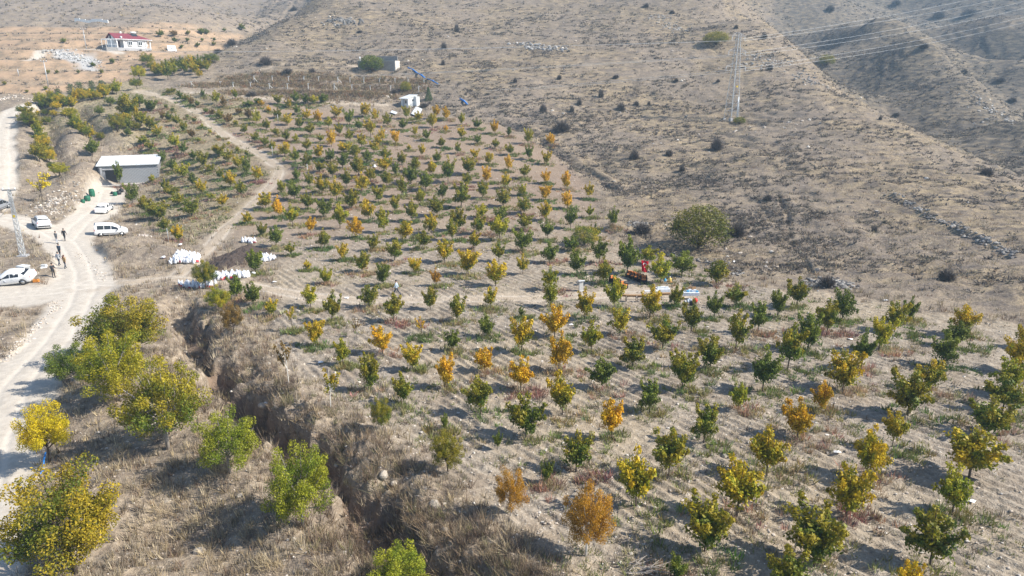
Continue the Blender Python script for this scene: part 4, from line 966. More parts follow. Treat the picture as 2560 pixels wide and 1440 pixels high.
# ------------------------------------------------------------------ vehicles
mat('white_paint', (.80, .81, .82), .25, var=.015, spec=.6); mat('silver_paint', (.42, .45, .50), .3, metal=.5, var=.02, spec=.6); mat('tyre', (.02, .02, .021), .85); mat('rim', (.45, .46, .47), .35, metal=.7)
mat('car_glass', (.018, .021, .025), .08, spec=.7, var=.02); mat('black_trim', (.025, .025, .027), .6); mat('lamp_red', (.35, .015, .015), .25); mat('lamp_clear', (.65, .67, .70), .15, spec=.8); mat('plate', (.75, .75, .74), .5)
CARS = {  # stations: x, z_bottom, z_belt, z_top, half width at belt, half width at top
    'sedan': dict(L=4.5, W=.88, st=[(-2.25, .38, .78, .80, .70, .62), (-2.1, .25, .92, .95, .82, .74), (-1.75, .22, .97, 1.02, .87, .76), (-1.35, .22, .97, 1.30, .88, .62), (-.75, .22, .96, 1.45, .88, .60), (.1, .22, .94, 1.46, .88, .61), (.75, .22, .93, 1.22, .88, .66), (1.15, .22, .92, .98, .87, .76), (1.9, .24, .80, .84, .84, .70), (2.25, .35, .62, .66, .70, .6)], wheels=(-1.38, 1.35), wr=.32, cab=(-1.35, .75, -1.75, 1.15)),
    'suv': dict(L=4.3, W=.9, st=[(-2.15, .45, 1.0, 1.05, .80, .72), (-2.05, .32, 1.08, 1.42, .88, .70), (-1.8, .30, 1.08, 1.62, .90, .66), (-1.0, .30, 1.06, 1.68, .90, .66), (.2, .30, 1.05, 1.66, .90, .65), (.85, .30, 1.04, 1.36, .90, .70), (1.2, .30, 1.03, 1.10, .89, .80), (1.95, .34, .95, 1.0, .86, .74), (2.15, .45, .78, .82, .74, .64)], wheels=(-1.33, 1.32), wr=.36, cab=(-1.8, .85, -2.08, 1.2)),
    'van': dict(L=4.2, W=.86, st=[(-2.1, .40, .95, 1.15, .82, .76), (-2.04, .28, 1.02, 1.66, .86, .72), (-1.85, .26, 1.02, 1.75, .87, .72), (-.6, .26, 1.01, 1.76, .87, .71), (.35, .26, 1.0, 1.68, .87, .68), (1.05, .26, .99, 1.25, .87, .72), (1.3, .26, .98, 1.06, .86, .78), (1.9, .30, .84, .90, .82, .70), (2.1, .40, .66, .70, .70, .6)], wheels=(-1.33, 1.3), wr=.31, cab=(-1.85, 1.05, -2.06, 1.3))}
def car(kind, name, u, v, rz, paint, lab, cat, rails=False):
    S = CARS[kind]; p = at(u, v); n = Vector((0, 0, 1))
    e1, e2 = zat(p.x + 1.3 * math.cos(rz), p.y + 1.3 * math.sin(rz)), zat(p.x - 1.3 * math.cos(rz), p.y - 1.3 * math.sin(rz))
    s1, s2 = zat(p.x - .7 * math.sin(rz), p.y + .7 * math.cos(rz)), zat(p.x + .7 * math.sin(rz), p.y - .7 * math.cos(rz))
    p.z = float(max((e1 + e2) / 2, p.z)) - .02
    r = empty(name, p, rz, lab, cat); r.rotation_euler = (math.atan2(float(s1 - s2), 1.4), -math.atan2(float(e1 - e2), 2.6), rz)
    st = S['st']; ring = lambda s: [(s[0], y, z) for y, z in ((-s[4] * .9, s[1]), (-s[4], s[1] + .16), (-s[4] * 1.015, (s[1] + s[2]) / 2), (-s[4], s[2]), (-s[5], s[3] - .03), (-s[5] * .7, s[3] + .015), (0, s[3] + .03), (s[5] * .7, s[3] + .015), (s[5], s[3] - .03), (s[4], s[2]), (s[4] * 1.015, (s[1] + s[2]) / 2), (s[4], s[1] + .16), (s[4] * .9, s[1]))]
    m = MB(); vs = [q for s in st for q in ring(s)]; k = 13; fs = []
    for i in range(len(st) - 1):
        for j in range(k): fs.append((i * k + j, i * k + (j + 1) % k, (i + 1) * k + (j + 1) % k, (i + 1) * k + j))
    fs += [tuple(range(k))[::-1], tuple(range((len(st) - 1) * k, len(st) * k))]
    m.add(vs, fs); body = m.build('body', MATS[paint], r)
    for pl in body.data.polygons: pl.use_smooth = True
    md = body.modifiers.new('edge', 'EDGE_SPLIT'); md.split_angle = R(38)
    def sec(x):
        for a, b in zip(st[:-1], st[1:]):
            if a[0] <= x <= b[0]: t = (x - a[0]) / (b[0] - a[0]); return [a[i] + (b[i] - a[i]) * t for i in range(6)]
        return list(st[-1])
    xa, xb, xr, xf = S['cab']
    edges = np.linspace(xa + .12, xb - .1, 4 if kind != 'sedan' else 3)
    for i in range(len(edges) - 1):
        a, b = sec(edges[i] + .04), sec(edges[i + 1] - .04)
        for sd in (-1, 1):
            q = []
            for s_, tl, th in ((a, .10, .86), (b, .10, .86)):
                lo = Vector((s_[0], sd * (s_[4] + (s_[5] - s_[4]) * tl + .012), s_[2] + (s_[3] - .03 - s_[2]) * tl)); hi = Vector((s_[0], sd * (s_[4] + (s_[5] - s_[4]) * th + .012), s_[2] + (s_[3] - .03 - s_[2]) * th)); q.append((lo, hi))
            pts = [q[0][0], q[1][0], q[1][1], q[0][1]]
            MB().slab(pts if sd < 0 else pts[::-1], .01).build('side_window', MATS['car_glass'], r)
            if i == 0 or i == len(edges) - 2: MB().box((edges[i + (1 if i else 1)] - .25, sd * (b[4] + .012), b[2] - .12), (.2, .03, .035)).build('door_handle', MATS['black_trim'] if kind == 'van' else MATS[paint], r)
    for xs, xe, nm in ((xb + .03, xf - .03, 'windscreen'), (xa - .02, xr + .03, 'rear_window')):
        a, b = sec(xs), sec(xe); sg = 1 if xe > xs else -1
        za, zb = a[3] - .02, b[3] + .03
        nrm = Vector((abs(za - zb), 0, abs(xe - xs))).normalized() * .025; nrm.x *= sg
        w1, w2_ = a[5] * .92, b[5] * .95
        pts = [Vector((xe, -w2_, zb)) + nrm, Vector((xe, w2_, zb)) + nrm, Vector((xs, w1, za)) + nrm, Vector((xs, -w1, za)) + nrm]
        MB().slab(pts if sg > 0 else pts[::-1], .012).build(nm, MATS['car_glass'], r)
    for x in S['wheels']:
        for sd in (-1, 1):
            w = MB(); y0_, y1_ = sd * (S['W'] - .20), sd * (S['W'] + .02)
            MB().tube([(x, sd * (S['W'] - .05), S['wr'] + .02), (x, sd * (S['W'] + .012), S['wr'] + .02)], S['wr'] + .06, 16).build('wheel_arch', MATS['black_trim'], r)
            w.tube([(x, y0_, S['wr']), (x, y1_, S['wr'])], S['wr'], 16); wo = w.build('wheel', MATS['tyre'], r)
            MB().tube([(x, y1_ - sd * .02, S['wr']), (x, y1_ + sd * .012, S['wr'])], S['wr'] * .66, 12).build('rim', MATS['rim'], wo)
    f, b = st[-1], st[0]
    for sd in (-1, 1):
        MB().box((f[0] - .14, sd * f[4] * .82, f[2] - .02), (.26, .3, .15)).build('headlight', MATS['lamp_clear'], r)
        MB().box((b[0] + .09, sd * b[4] * .93, b[2] - .02), (.16, .2, .3 if kind != 'sedan' else .16)).build('tail_light', MATS['lamp_red'], r)
        m_ = sec(xb - .15); MB().box((m_[0], sd * (m_[4] + .1), m_[2] + .08), (.12, .2, .13)).build('mirror', MATS['black_trim'], r)
    MB().box((b[0] + .02, 0, b[1] + .1), (.12, b[4] * 1.9, .2)).build('rear_bumper', MATS['black_trim'] if kind == 'suv' else MATS[paint], r); MB().box((f[0] - .02, 0, f[1] + .08), (.12, f[4] * 1.9, .2)).build('front_bumper', MATS['black_trim'] if kind == 'suv' else MATS[paint], r)
    MB().box((b[0] - .02, 0, b[2] - .14), (.03, .5, .11)).build('number_plate', MATS['plate'], r)
    if rails:
        for sd in (-1, 1): MB().tube([(-1.6, sd * .6, 1.68), (-1.5, sd * .6, 1.75), (.1, sd * .6, 1.74), (.3, sd * .6, 1.68)], .03, 5).build('roof_rail', MATS['steel'], r)
    if kind == 'van':
        for sd in (-1, 1): MB().box((-.1, sd * (S['W'] + .012), .5), (3.0, .02, .07)).build('side_strip', MATS['black_trim'], r)
    return r
car('van', 'white_van', 279, 587, R(28), 'white_paint', 'white panel-sided van with side windows parked near the earth mound', 'van')
car('sedan', 'white_sedan', 261, 529, R(103), 'white_paint', 'white saloon car seen from behind in the yard below the shed', 'car')
car('suv', 'white_suv', 104, 567, R(133), 'white_paint', 'white sport utility car with roof rails beside the lattice pole', 'car', True)
ws = car('sedan', 'white_sedan', 36, 706, R(188), 'white_paint', 'white saloon car parked broadside near the photographing man', 'car')
emb = MB().tube([(.35, .895, .62), (.35, .905, .62)], .14, 14).build('door_emblem', mat('emblem_grey', (.45, .47, .52), .5), ws)
car('van', 'silver_car', -4, 524, R(95), 'silver_paint', 'silver car cut off by the left edge of the photo', 'car')

# ------------------------------------------------------------------ people
mat('skin', (.42, .26, .19), .6); mat('hair_dark', (.02, .016, .013), .7); mat('shoe', (.02, .02, .02), .5); mat('hair_brown', (.10, .035, .02), .6)
for n_, c_ in dict(cloth_grey=(.17, .18, .19), cloth_black=(.025, .026, .03), cloth_navy=(.055, .075, .105), cloth_palegrey=(.36, .38, .41), cloth_mustard=(.33, .22, .11), cloth_sky=(.45, .55, .66), cloth_darkjean=(.04, .05, .07), cloth_charcoal=(.035, .036, .042)).items(): mat(n_, c_, .85, var=.15, scale=12)
def person(u, v, rz, top, trousers, lab, stride=.16, arms=(.12, .12), hair='hair_dark', long_hair=False, elbow=(.15, .15), H=1.74, phone=False, coat=False):
    p = at(u, v); r = empty('person', p, rz, lab, 'person'); k = H / 1.74
    # joints of the figure, facing +x
    J = {}; E = []
    def j(nm, x, y, z, rx, ry=None): J[nm] = (Vector((x, y, z)) * k, rx * k, (ry or rx) * k)
    def e(a, b, m): E.append((a, b, m))
    j('pelvis', 0, 0, .95, .13, .16); j('waist', .01, 0, 1.10, .125, .155); j('chest', .02, 0, 1.30, .135, .185); j('neckb', .01, 0, 1.45, .075, .10); j('neck', .02, 0, 1.50, .055); j('head', .035, 0, 1.60, .088, .078); j('crown', .02, 0, 1.70, .070, .066)
    for a, b in (('pelvis', 'waist'), ('waist', 'chest'), ('chest', 'neckb')): e(a, b, 0)
    e('neckb', 'neck', 2); e('neck', 'head', 2); e('head', 'crown', 2)
    for sd, nm, ph in ((1, 'l', 1), (-1, 'r', -1)):
        sx = stride * ph
        j(nm + 'hip', 0, sd * .09, .90, .095); j(nm + 'knee', sx * .75 + .03, sd * .10, .49, .066); j(nm + 'ankle', sx * 1.25 - (.10 if ph < 0 and stride > .1 else 0), sd * .10, .09 + (.05 if ph < 0 and stride > .15 else 0), .045); j(nm + 'toe', sx * 1.25 + .17 - (.10 if ph < 0 and stride > .1 else 0), sd * .115, .035, .038)
        e('pelvis', nm + 'hip', 1); e(nm + 'hip', nm + 'knee', 1); e(nm + 'knee', nm + 'ankle', 1); e(nm + 'ankle', nm + 'toe', 3)
        a = arms[0] if sd > 0 else arms[1]; b = elbow[0] if sd > 0 else elbow[1]
        j(nm + 'sho', .01, sd * .19, 1.40, .068); j(nm + 'elb', a * .28, sd * .245, 1.13, .050); hx = a * .28 + .26 * math.sin(b + a); hz = 1.13 - .26 * math.cos(b + a)
        j(nm + 'wri', hx, sd * (.235 - .05 * b), hz, .034)
        e('chest', nm + 'sho', 0); e(nm + 'sho', nm + 'elb', 0); e(nm + 'elb', nm + 'wri', 0)
    nm = list(J); me = bpy.data.meshes.new('figure'); me.from_pydata([J[n][0] for n in nm], [(nm.index(a), nm.index(b)) for a, b, _ in E], []); me.update()
    o = bpy.data.objects.new('figure', me); COL.objects.link(o)
    sm = o.modifiers.new('skin', 'SKIN'); ss = o.modifiers.new('sub', 'SUBSURF'); ss.levels = ss.render_levels = 2
    for i, n in enumerate(nm): me.skin_vertices[0].data[i].radius = (J[n][1], J[n][2]); me.skin_vertices[0].data[i].use_root = (n == 'pelvis')
    dg = bpy.context.evaluated_depsgraph_get(); ev = o.evaluated_get(dg); bm_ = bpy.data.meshes.new_from_object(ev); bpy.data.objects.remove(o)
    bm_.name = 'body'; bm_.materials.clear()
    for m_ in (top, trousers, 'skin', 'shoe'): bm_.materials.append(MATS[m_])
    segs = [(J[a][0], J[b][0], m_) for a, b, m_ in E]
    for pl in bm_.polygons:
        c = pl.center; bd, bmn = 9, 0
        for a, b, m_ in segs:
            t = max(0, min(1, (c - a).dot(b - a) / (b - a).length_squared)); dd_ = (c - a.lerp(b, t)).length
            if dd_ < bd: bd, bmn = dd_, m_
        if bmn == 1 and c.z > .90 * k: bmn = 0
        if coat and bmn == 1 and c.z > .80 * k: bmn = 0
        if bmn == 0 and c.z > 1.465 * k: bmn = 2
        pl.material_index = bmn; pl.use_smooth = True
    link('body', bm_, None, r)
    h = MB(); h.lathe([(.09, -.02), (.098, .04), (.088, .085), (.05, .115), (.01, .125)], (.012 * k, 0, 1.635 * k), 10)
    if long_hair: h.tube([(-.05, 0, 1.64 * k), (-.085, 0, 1.52 * k), (-.10, 0, 1.36 * k)], [.085, .085, .04], 8)
    h.build('hair', MATS[hair], r)
    f = MB(); f.box((.125 * k, 0, 1.595 * k), (.03, .028, .05)); f.build('nose', MATS['skin'], r)
    for sd in (-1, 1):
        MB().box((.112 * k, sd * .032, 1.625 * k), (.015, .022, .012)).build('eye', MATS['hair_dark'], r); MB().box((.03, sd * .085 * k, 1.60 * k), (.04, .02, .06)).build('ear', MATS['skin'], r)
        w = J[('l' if sd > 0 else 'r') + 'wri'][0]; q = (w - J[('l' if sd > 0 else 'r') + 'elb'][0]).normalized()
        hd = MB(); side = Vector((0, 1, 0)); fw = q.cross(side).normalized()
        hd.tube([w, w + q * .05, w + q * .10], [.030, .040, .036], 8)
        for fi, (off, ln) in enumerate(((-.030, .070), (-.010, .085), (.010, .08), (.028, .062))): a = w + q * .09 + fw * off; hd.tube([a, a + q * ln * .55, a + q * ln + side * -sd * .02], [.010, .009, .007], 5)
        a = w + q * .03 - fw * .03; hd.tube([a, a - fw * .03 + q * .03, a - fw * .035 + q * .06], [.011, .010, .008], 5)
        hd.build('hand', MATS['skin'], r)
    if phone: 
        w = J['rwri'][0] + Vector((.10, .08, .06)); tag(MB().box((0, 0, 0), (.02, .08, .15)).build('phone', MATS['black_trim'], None), 'small dark phone held by the man beside the saloon car', 'phone').location = p + Matrix.Rotation(rz, 3, 'Z') @ w
    return r
person(143, 609, R(80), 'cloth_grey', 'cloth_palegrey', 'person in grey jacket walking away up the road, left of pair', .16, (.3, -.2))
person(163, 602, R(95), 'cloth_black', 'cloth_charcoal', 'person in black coat walking up the road nearest the mound', .14, (-.2, .3), coat=True)
person(151, 643, R(85), 'cloth_navy', 'cloth_charcoal', 'person in dark blue jacket in the middle of the walking group', .12, (.25, -.25), H=1.8)
person(149, 664, R(85), 'cloth_palegrey', 'cloth_darkjean', 'person in pale grey shirt walking behind the dark blue jacket', .16, (-.25, .3))
person(164, 671, R(80), 'cloth_mustard', 'cloth_darkjean', 'person with long reddish hair and tan jacket on the road', .15, (.2, -.2), 'hair_brown', True, H=1.64)
person(135, 694, R(-20), 'cloth_charcoal', 'cloth_charcoal', 'person in dark suit looking down at a phone near the parked saloon', .03, (.3, .3), elbow=(1.2, 1.5), phone=True, coat=True)
person(992, 740, R(185), 'cloth_sky', 'cloth_darkjean', 'person in light blue shirt striding left along the orchard track', .26, (.5, -.45))

# ------------------------------------------------------------------ sacks and the dark soil heap
mat('sack_white', (.72, .74, .78), .55, var=.06, scale=7); mat('sack_red', (.55, .06, .07), .6, var=.2); mat('sack_blue', (.40, .50, .66), .55, var=.1)
def sack_mesh(seed):
    rr = random.Random(seed); g = MB(); n = 10; prof = [(.10, 0), (.19, .03), (.215, .16), (.20, .36), (.17, .48), (.07, .55), (.035, .58), (.09, .66), (.06, .68)]
    g.lathe(prof, (0, 0, 0), n, 1.0, .72); g.v = [(x * (1 + rr.uniform(-.1, .1)), y * (1 + rr.uniform(-.12, .12)), z + rr.uniform(-.012, .012)) for x, y, z in g.v]
    b = MB(); b.lathe([(.218, .06), (.232, .16), (.222, .30)], (0, 0, 0), n, 1.0, .73); b.f = [f for f in b.f if len(f) == 4][: 2 * n]; b.f = [f for i, f in enumerate(b.f) if (i % n) in (6, 7, 8)]; b.sm = [True] * len(b.f)
    return g.mesh('sack_body'), b.mesh('sack_print')
SK = [sack_mesh(i) for i in range(4)]
for g, b in SK: g.materials.append(MATS['sack_white']); b.materials.append(MATS['sack_red'])
def sack(x, y, dz, i, lab, grp, lean=0.28, red=None, lay=False):
    z = float(zat(x, y)); rr = random.Random(int(x * 991 + y * 677) + i)
    o = link('sack', SK[i % 4][0], None, None); tag(o, lab, 'sack', grp)
    o.location = (x, y, z + dz); o.rotation_euler = (rr.uniform(-lean, lean) + (R(80) if lay else 0), rr.uniform(-lean, lean), rr.uniform(-1.2, 1.2)); o.scale = (rr.uniform(.85, 1.3), rr.uniform(.85, 1.3), rr.uniform(.75, 1.15))
    if (red if red is not None else rr.random() < .22): link('red_print', SK[i % 4][1], None, o)
def pile(poly, n, lab, grp, hmax=0.0, c=None, step=.40):
    P = line(poly); x0, x1, y0, y1 = P[:, 0].min(), P[:, 0].max(), P[:, 1].min(), P[:, 1].max(); c = P.mean(0); got = 0; rr = random.Random(int(x0 * 100))
    pts = []
    yy = y0; row = 0; seen_rows = {}
    while yy <= y1:
        xx = x0 + (.2 if int((yy - y0) / step) % 2 else 0)
        while xx <= x1: pts.append((xx + rr.uniform(-.13, .13), yy + rr.uniform(-.12, .12), row)); xx += step
        yy += step * .9; row += 1
    for (a, b, row) in pts:
        ins = False
        for (ax, ay), (bx, by) in zip(P, np.roll(P, -1, 0)):
            if (ay > b) != (by > b) and a < (bx - ax) * (b - ay) / (by - ay + 1e-9) + ax: ins = not ins
        if not ins or got >= n: continue
        edge = min(1.0, dist_line(np.vstack([P, P[:1]]), np.array([a]), np.array([b]))[0] / .9)
        k_ = seen_rows.setdefault(row, [len(seen_rows), 0]); k_[1] += 1
        sack(a, b, hmax * edge * (.6 + .4 * rr.random()), got, 'white sack, %s from left, %s row of %s' % (ORDW[min(k_[1] - 1, 17)], ['front', 'second', 'third', 'fourth', 'fifth', 'sixth', 'seventh', 'eighth', 'ninth', 'tenth', 'eleventh', 'twelfth', 'thirteenth'][min(k_[0], 12)], lab), grp); got += 1
pile([(424, 664), (492, 662), (502, 640), (478, 622), (450, 622), (440, 640)], 75, 'the pile left of the soil heap', 'sacks in the big left pile', .45)
pile([(603, 608), (641, 608), (640, 600), (605, 600)], 12, 'the group behind the soil heap', 'sacks behind the soil heap', .12)
pile([(652, 655), (690, 648), (684, 634), (655, 636)], 18, 'the group right of the soil heap', 'sacks right of the soil heap', .2)
pile([(532, 700), (622, 697), (622, 684), (545, 684)], 44, 'the pile before the soil heap', 'sacks in front of the soil heap', .2)
pile([(443, 720), (540, 717), (545, 708), (460, 708)], 30, 'the sacks at the track edge', 'sacks at the track edge', .1)
for u, v, lb in [(414, 646, 'single sack lying left of the big sack pile'), (452, 614, 'red-printed sack lying behind the big sack pile'), (637, 687, 'red and white sack lying alone right of the soil heap')]:
    q = at(u, v); sack(q.x, q.y, .18, int(u), lb, None, red=True, lay=True)
hx = [at(522, 652), at(655, 652), at(590, 612), at(590, 676)]
hc = Vector(((hx[0].x + hx[1].x) / 2, (hx[2].y + hx[3].y) / 2, 0)); hrx, hry = (hx[1].x - hx[0].x) / 2, (hx[2].y - hx[3].y) / 2
n = 72; gx, gy = np.meshgrid(np.linspace(-1.15, 1.15, n), np.linspace(-1.15, 1.15, n), indexing='ij'); rr2 = np.sqrt(gx ** 2 + gy ** 2); X, Y = hc.x + gx * hrx, hc.y + gy * hry
Zh = zat(X, Y) - .15 + 1.25 * sstep(1.12, .25, rr2 + .25 * fbm(gx * 2, gy * 2, 5, 2)) * (1 + .6 * fbm(gx * 3, gy * 3, 8, 3)) + .22 * fbm(gx * 16, gy * 16, 13, 2)
ids = np.arange(n * n).reshape(n, n); q = np.stack([ids[:-1, :-1], ids[1:, :-1], ids[1:, 1:], ids[:-1, 1:]], -1).reshape(-1, 4)
mat('dark_soil', (.060, .045, .038), .95, var=.4, scale=5, bump=.6)
hm = arrays_mesh('soil_heap', np.stack([X, Y, Zh], -1).reshape(-1, 3), q, smooth=False); hm.materials.append(MATS['dark_soil']); ho = link('soil_heap', hm); tag(ho, 'wide heap of dark brown manure soil beside the track', 'soil heap')

# ------------------------------------------------------------------ the gathering place under the trees
mat('flag_red', (.62, .012, .03), .7, var=.03); mat('flag_white', (.80, .80, .80), .7, var=.02); mat('rope', (.25, .22, .18), .9); mat('pale_grey', (.55, .55, .54), .5, var=.05); mat('orange_cushion', (.55, .20, .06), .8, var=.2, scale=4); mat('rattan_black', (.022, .020, .024), .7, var=.3, scale=25)
mat('plastic_blue', (.10, .38, .62), .4); mat('plastic_yellow', (.62, .45, .12), .5); mat('cloth_table', (.68, .72, .78), .7, var=.15, scale=6); mat('green_plastic', (.02, .13, .075), .55); mat('black_plastic', (.02, .022, .025), .5); mat('bottle', (.55, .62, .70), .15); mat('red_plastic', (.55, .04, .03), .5)
F0 = at(1598, 690); fh = 1.0
def lift(u, v, P):   # the point above the ground spot P (same distance) seen at pixel v
    k = P.y / (math.cos(PITCH) + (720 - v) / FPX * math.sin(PITCH)); return CAM_H + k * (-math.sin(PITCH) + (720 - v) / FPX * math.cos(PITCH))
zt, zb = lift(1604, 650, F0), lift(1604, 678, F0)
flag = empty('red_flag', (F0.x + .15, F0.y, zb), 0, 'red flag with white crescent and star hung between two trees', 'flag')
fw_, fhh = .86, zt - zb
g = MB(); nx, nz = 8, 14
def fpt(i, k_, off=0.0): x = (i / nx) * fw_; z = (k_ / nz) * fhh - .14 * (i / nx) - .02; return (x * (1 - .28 * (1 - k_ / nz)) + .12 * (1 - k_ / nz), .05 * math.sin(i * 1.1 + k_ * .35) * (1 - .6 * k_ / nz) + off, z)
for off in (.006, -.006): g.add([fpt(i, k_, off) for k_ in range(nz + 1) for i in range(nx + 1)], [(k_ * (nx + 1) + i, k_ * (nx + 1) + i + 1, (k_ + 1) * (nx + 1) + i + 1, (k_ + 1) * (nx + 1) + i) for k_ in range(nz) for i in range(nx)], True)
g.build('cloth', MATS['flag_red'], flag)
def on_flag(s, t): x, y, z = fpt(s * nx, t * nz); return (x, y - .022, z)
cr = []
for a in np.linspace(R(55), R(305), 20): cr.append(on_flag(.50 + .27 * math.cos(a + R(-90)) * 1.0, .66 + .155 * math.sin(a + R(-90))))
cr2 = [on_flag(.50 + .205 * math.cos(a + R(-90)), .635 + .118 * math.sin(a + R(-90))) for a in np.linspace(R(300), R(60), 18)]
g = MB(); m1, m2 = cr, cr2[::-1]
for k_ in range(17): g.add([m1[k_ + 1], m1[k_ + 2], m2[k_ + 1], m2[k_]], [(0, 1, 2, 3)])
g.build('crescent', MATS['flag_white'], flag)
g = MB(); st_ = [on_flag(.52 + (.10 if k_ % 2 == 0 else .04) * math.sin(k_ * math.pi / 5), .42 + (.056 if k_ % 2 == 0 else .023) * math.cos(k_ * math.pi / 5)) for k_ in range(10)]; c0 = on_flag(.52, .42)
for k_ in range(10): g.add([c0, st_[k_], st_[(k_ + 1) % 10]], [(0, 1, 2)])
g.build('star', MATS['flag_white'], flag)
a, b = at(1567, 685), at(1652, 708); za, zb2 = lift(1567, 644, a), lift(1652, 664, b)
g = MB(); A = Vector((a.x, a.y, za)); B = Vector((b.x, b.y, zb2)); M_ = Vector((F0.x + .1, F0.y, zt + .02)); M2 = Vector((F0.x + .15 + fw_, F0.y, zt - .12))
g.tube([A - A, M_ - A, M2 - A, B - A], .012, 4); o = g.build('flag_rope', MATS['rope'], None); o.location = A; tag(o, 'thin rope carrying the red flag between two trees', 'rope')
lp = at(1452, 728); le = empty('lectern', lp, R(15), 'pale grey lectern standing by itself beside the orchard track', 'lectern')
MB().box((0, 0, .03), (.62, .46, .06)).build('base', MATS['pale_grey'], le); MB().box((0, 0, .55), (.42, .24, 1.0)).build('column', MATS['pale_grey'], le); g = MB(); g.box((0, 0, 1.16), (.66, .46, .10), M=Matrix.Rotation(R(-14), 3, 'X')); g.build('top', MATS['white_metal'], le)
def bench(u, v, rz, w, h, lab):
    r = empty('trestle_bench', at(u, v), rz, lab, 'bench', 'wooden benches at the gathering place')
    MB().box((0, 0, h), (w, .30, .05)).build('seat', MATS['wood'], r); MB().box((0, .12, h - .14), (w * .94, .03, .18)).build('apron', MATS['wood'], r)
    for sx in (-1, 1):
        for sy in (-1, 1): MB().bar((sx * w * .43, sy * .12, h), (sx * w * .46, sy * .18, -.05), .022).build('leg', MATS['black_trim'], r)
    MB().bar((-w * .44, 0, .22), (w * .44, 0, .22), .018).build('stretcher', MATS['black_trim'], r)
for i, (u, v, w) in enumerate([(1558, 753, .55), (1578, 754, 1.05), (1605, 754, 1.05), (1634, 752, 1.0), (1663, 749, 1.0)]):
    bench(u, v, R(-3 + i * 2), w, .70, ['leftmost wooden bench, half hidden by the tree', 'second wooden bench from the left at the gathering place', 'third wooden bench from the left at the gathering place', 'fourth wooden bench from the left, behind an amber tree', 'rightmost wooden bench with the black jacket beside it'][i])
tg = MB(); tg.box((0, 0, 0), (.28, .10, .75)); tg.box((.12, .02, .1), (.1, .1, .5)); jk = tg.build('jacket', MATS['cloth_black'], None); jk.location = at(1677, 756, .42); jk.rotation_euler = (.1, .1, .2); tag(jk, 'black jacket hanging at the end of the rightmost bench', 'jacket')
def table(u, v, rz, w, d, h, top, lab, cloth=True):
    r = empty('folding_table', at(u, v), rz, lab, 'table'); MB().box((0, 0, h), (w, d, .045)).build('table_top', MATS[top], r)
    for sx in (-1, 1):
        for sy in (-1, 1): MB().bar((sx * w * .43, sy * d * .4, h), (sx * w * .43, sy * d * .42, -.05), .02).build('leg', MATS['steel'], r)
    if cloth:
        c = MB(); c.box((0, 0, h + .03), (w + .06, d + .06, .012)); c.slab([(-w / 2 - .03, -d / 2 - .035, h + .03), (-w / 2 - .03, -d / 2 - .05, h - .32), (w / 2 + .03, -d / 2 - .05, h - .27), (w / 2 + .03, -d / 2 - .035, h + .03)], .01); c.build('tablecloth', MATS['cloth_table'], r)
    return r
T1 = table(1628, 744, R(4), 1.5, .55, .74, 'pale_grey', 'low pale table behind the amber tree at the gathering place', False)
T2 = table(1656, 738, R(4), 1.3, .7, .74, 'pale_grey', 'table under a white cloth behind the benches')
T3 = table(1725, 747, R(-4), 1.6, .75, .74, 'pale_grey', 'supply table under a crumpled pale blue cloth')
T4 = table(1673, 722, R(0), .6, .55, .8, 'wood', 'small wooden stand carrying the yellow water jug', False)
def setat(o, T, x, y, z, lab, cat, grp=None): o.location = T.location + Matrix.Rotation(T.rotation_euler.z, 3, 'Z') @ Vector((x, y, z)); return tag(o, lab, cat, grp)
g = MB(); g.lathe([(.15, 0), (.19, .05), (.19, .34), (.10, .44), (.06, .5)], n=12); jug = g.build('water_jug', MATS['plastic_yellow'], None); setat(jug, T4, 0, 0, .825, 'yellow water jug with pale top on the wooden stand', 'jug'); MB().lathe([(.07, .5), (.07, .56), (.02, .58)], n=10).build('lid', MATS['white_metal'], jug)
for i, (x, y, s, m_) in enumerate([(-.55, .1, .22, 'white_metal'), (-.3, -.1, .2, 'plastic_blue'), (-.05, .12, .26, 'white_metal'), (.2, -.05, .2, 'cloth_sky'), (.45, .1, .24, 'white_metal'), (.65, -.12, .18, 'plastic_blue')]):
    g = MB(); g.box((0, 0, s * .4), (s * 1.3, s, s * .8), taper=.85); setat(g.build('supply_packet', MATS[m_], None), T3, x, y, .79, ['leftmost white packet on the supply table', 'left blue packet on the supply table', 'large white packet in the middle of the supply table', 'pale blue packet on the supply table', 'right white packet on the supply table', 'rightmost blue packet on the supply table'][i], 'packet', 'packets on the supply table')
for i, (x, y, s) in enumerate([(-.4, 0, .3), (0, .05, .36), (.4, -.03, .3)]):
    g = MB(); g.box((0, 0, s * .22), (s * 1.2, s, s * .44), taper=.9); setat(g.build('food_box', MATS['white_metal'], None), T2, x, y, .79, ['left', 'middle', 'right'][i] + ' white box on the white-clothed table', 'box', 'boxes on the white-clothed table')
def chair(u, v, rz, lab):
    r = empty('wooden_chair', at(u, v), rz, lab, 'chair', 'wooden chairs behind the supply table'); MB().box((0, 0, .45), (.42, .42, .04)).build('seat', MATS['wood'], r); MB().box((0, .2, .74), (.42, .03, .34)).build('backrest', MATS['wood'], r)
    for sx in (-1, 1): MB().bar((sx * .18, -.18, .45), (sx * .19, -.2, -.03), .02).build('leg', MATS['wood'], r); MB().bar((sx * .18, .2, .92), (sx * .19, .22, -.03), .02).build('leg', MATS['wood'], r)
for i, (u, v, a) in enumerate([(1712, 739, 170), (1722, 736, 185), (1731, 736, 200)]): chair(u, v, R(a), ['leftmost', 'middle', 'rightmost'][i] + ' wooden chair behind the blue supply table')
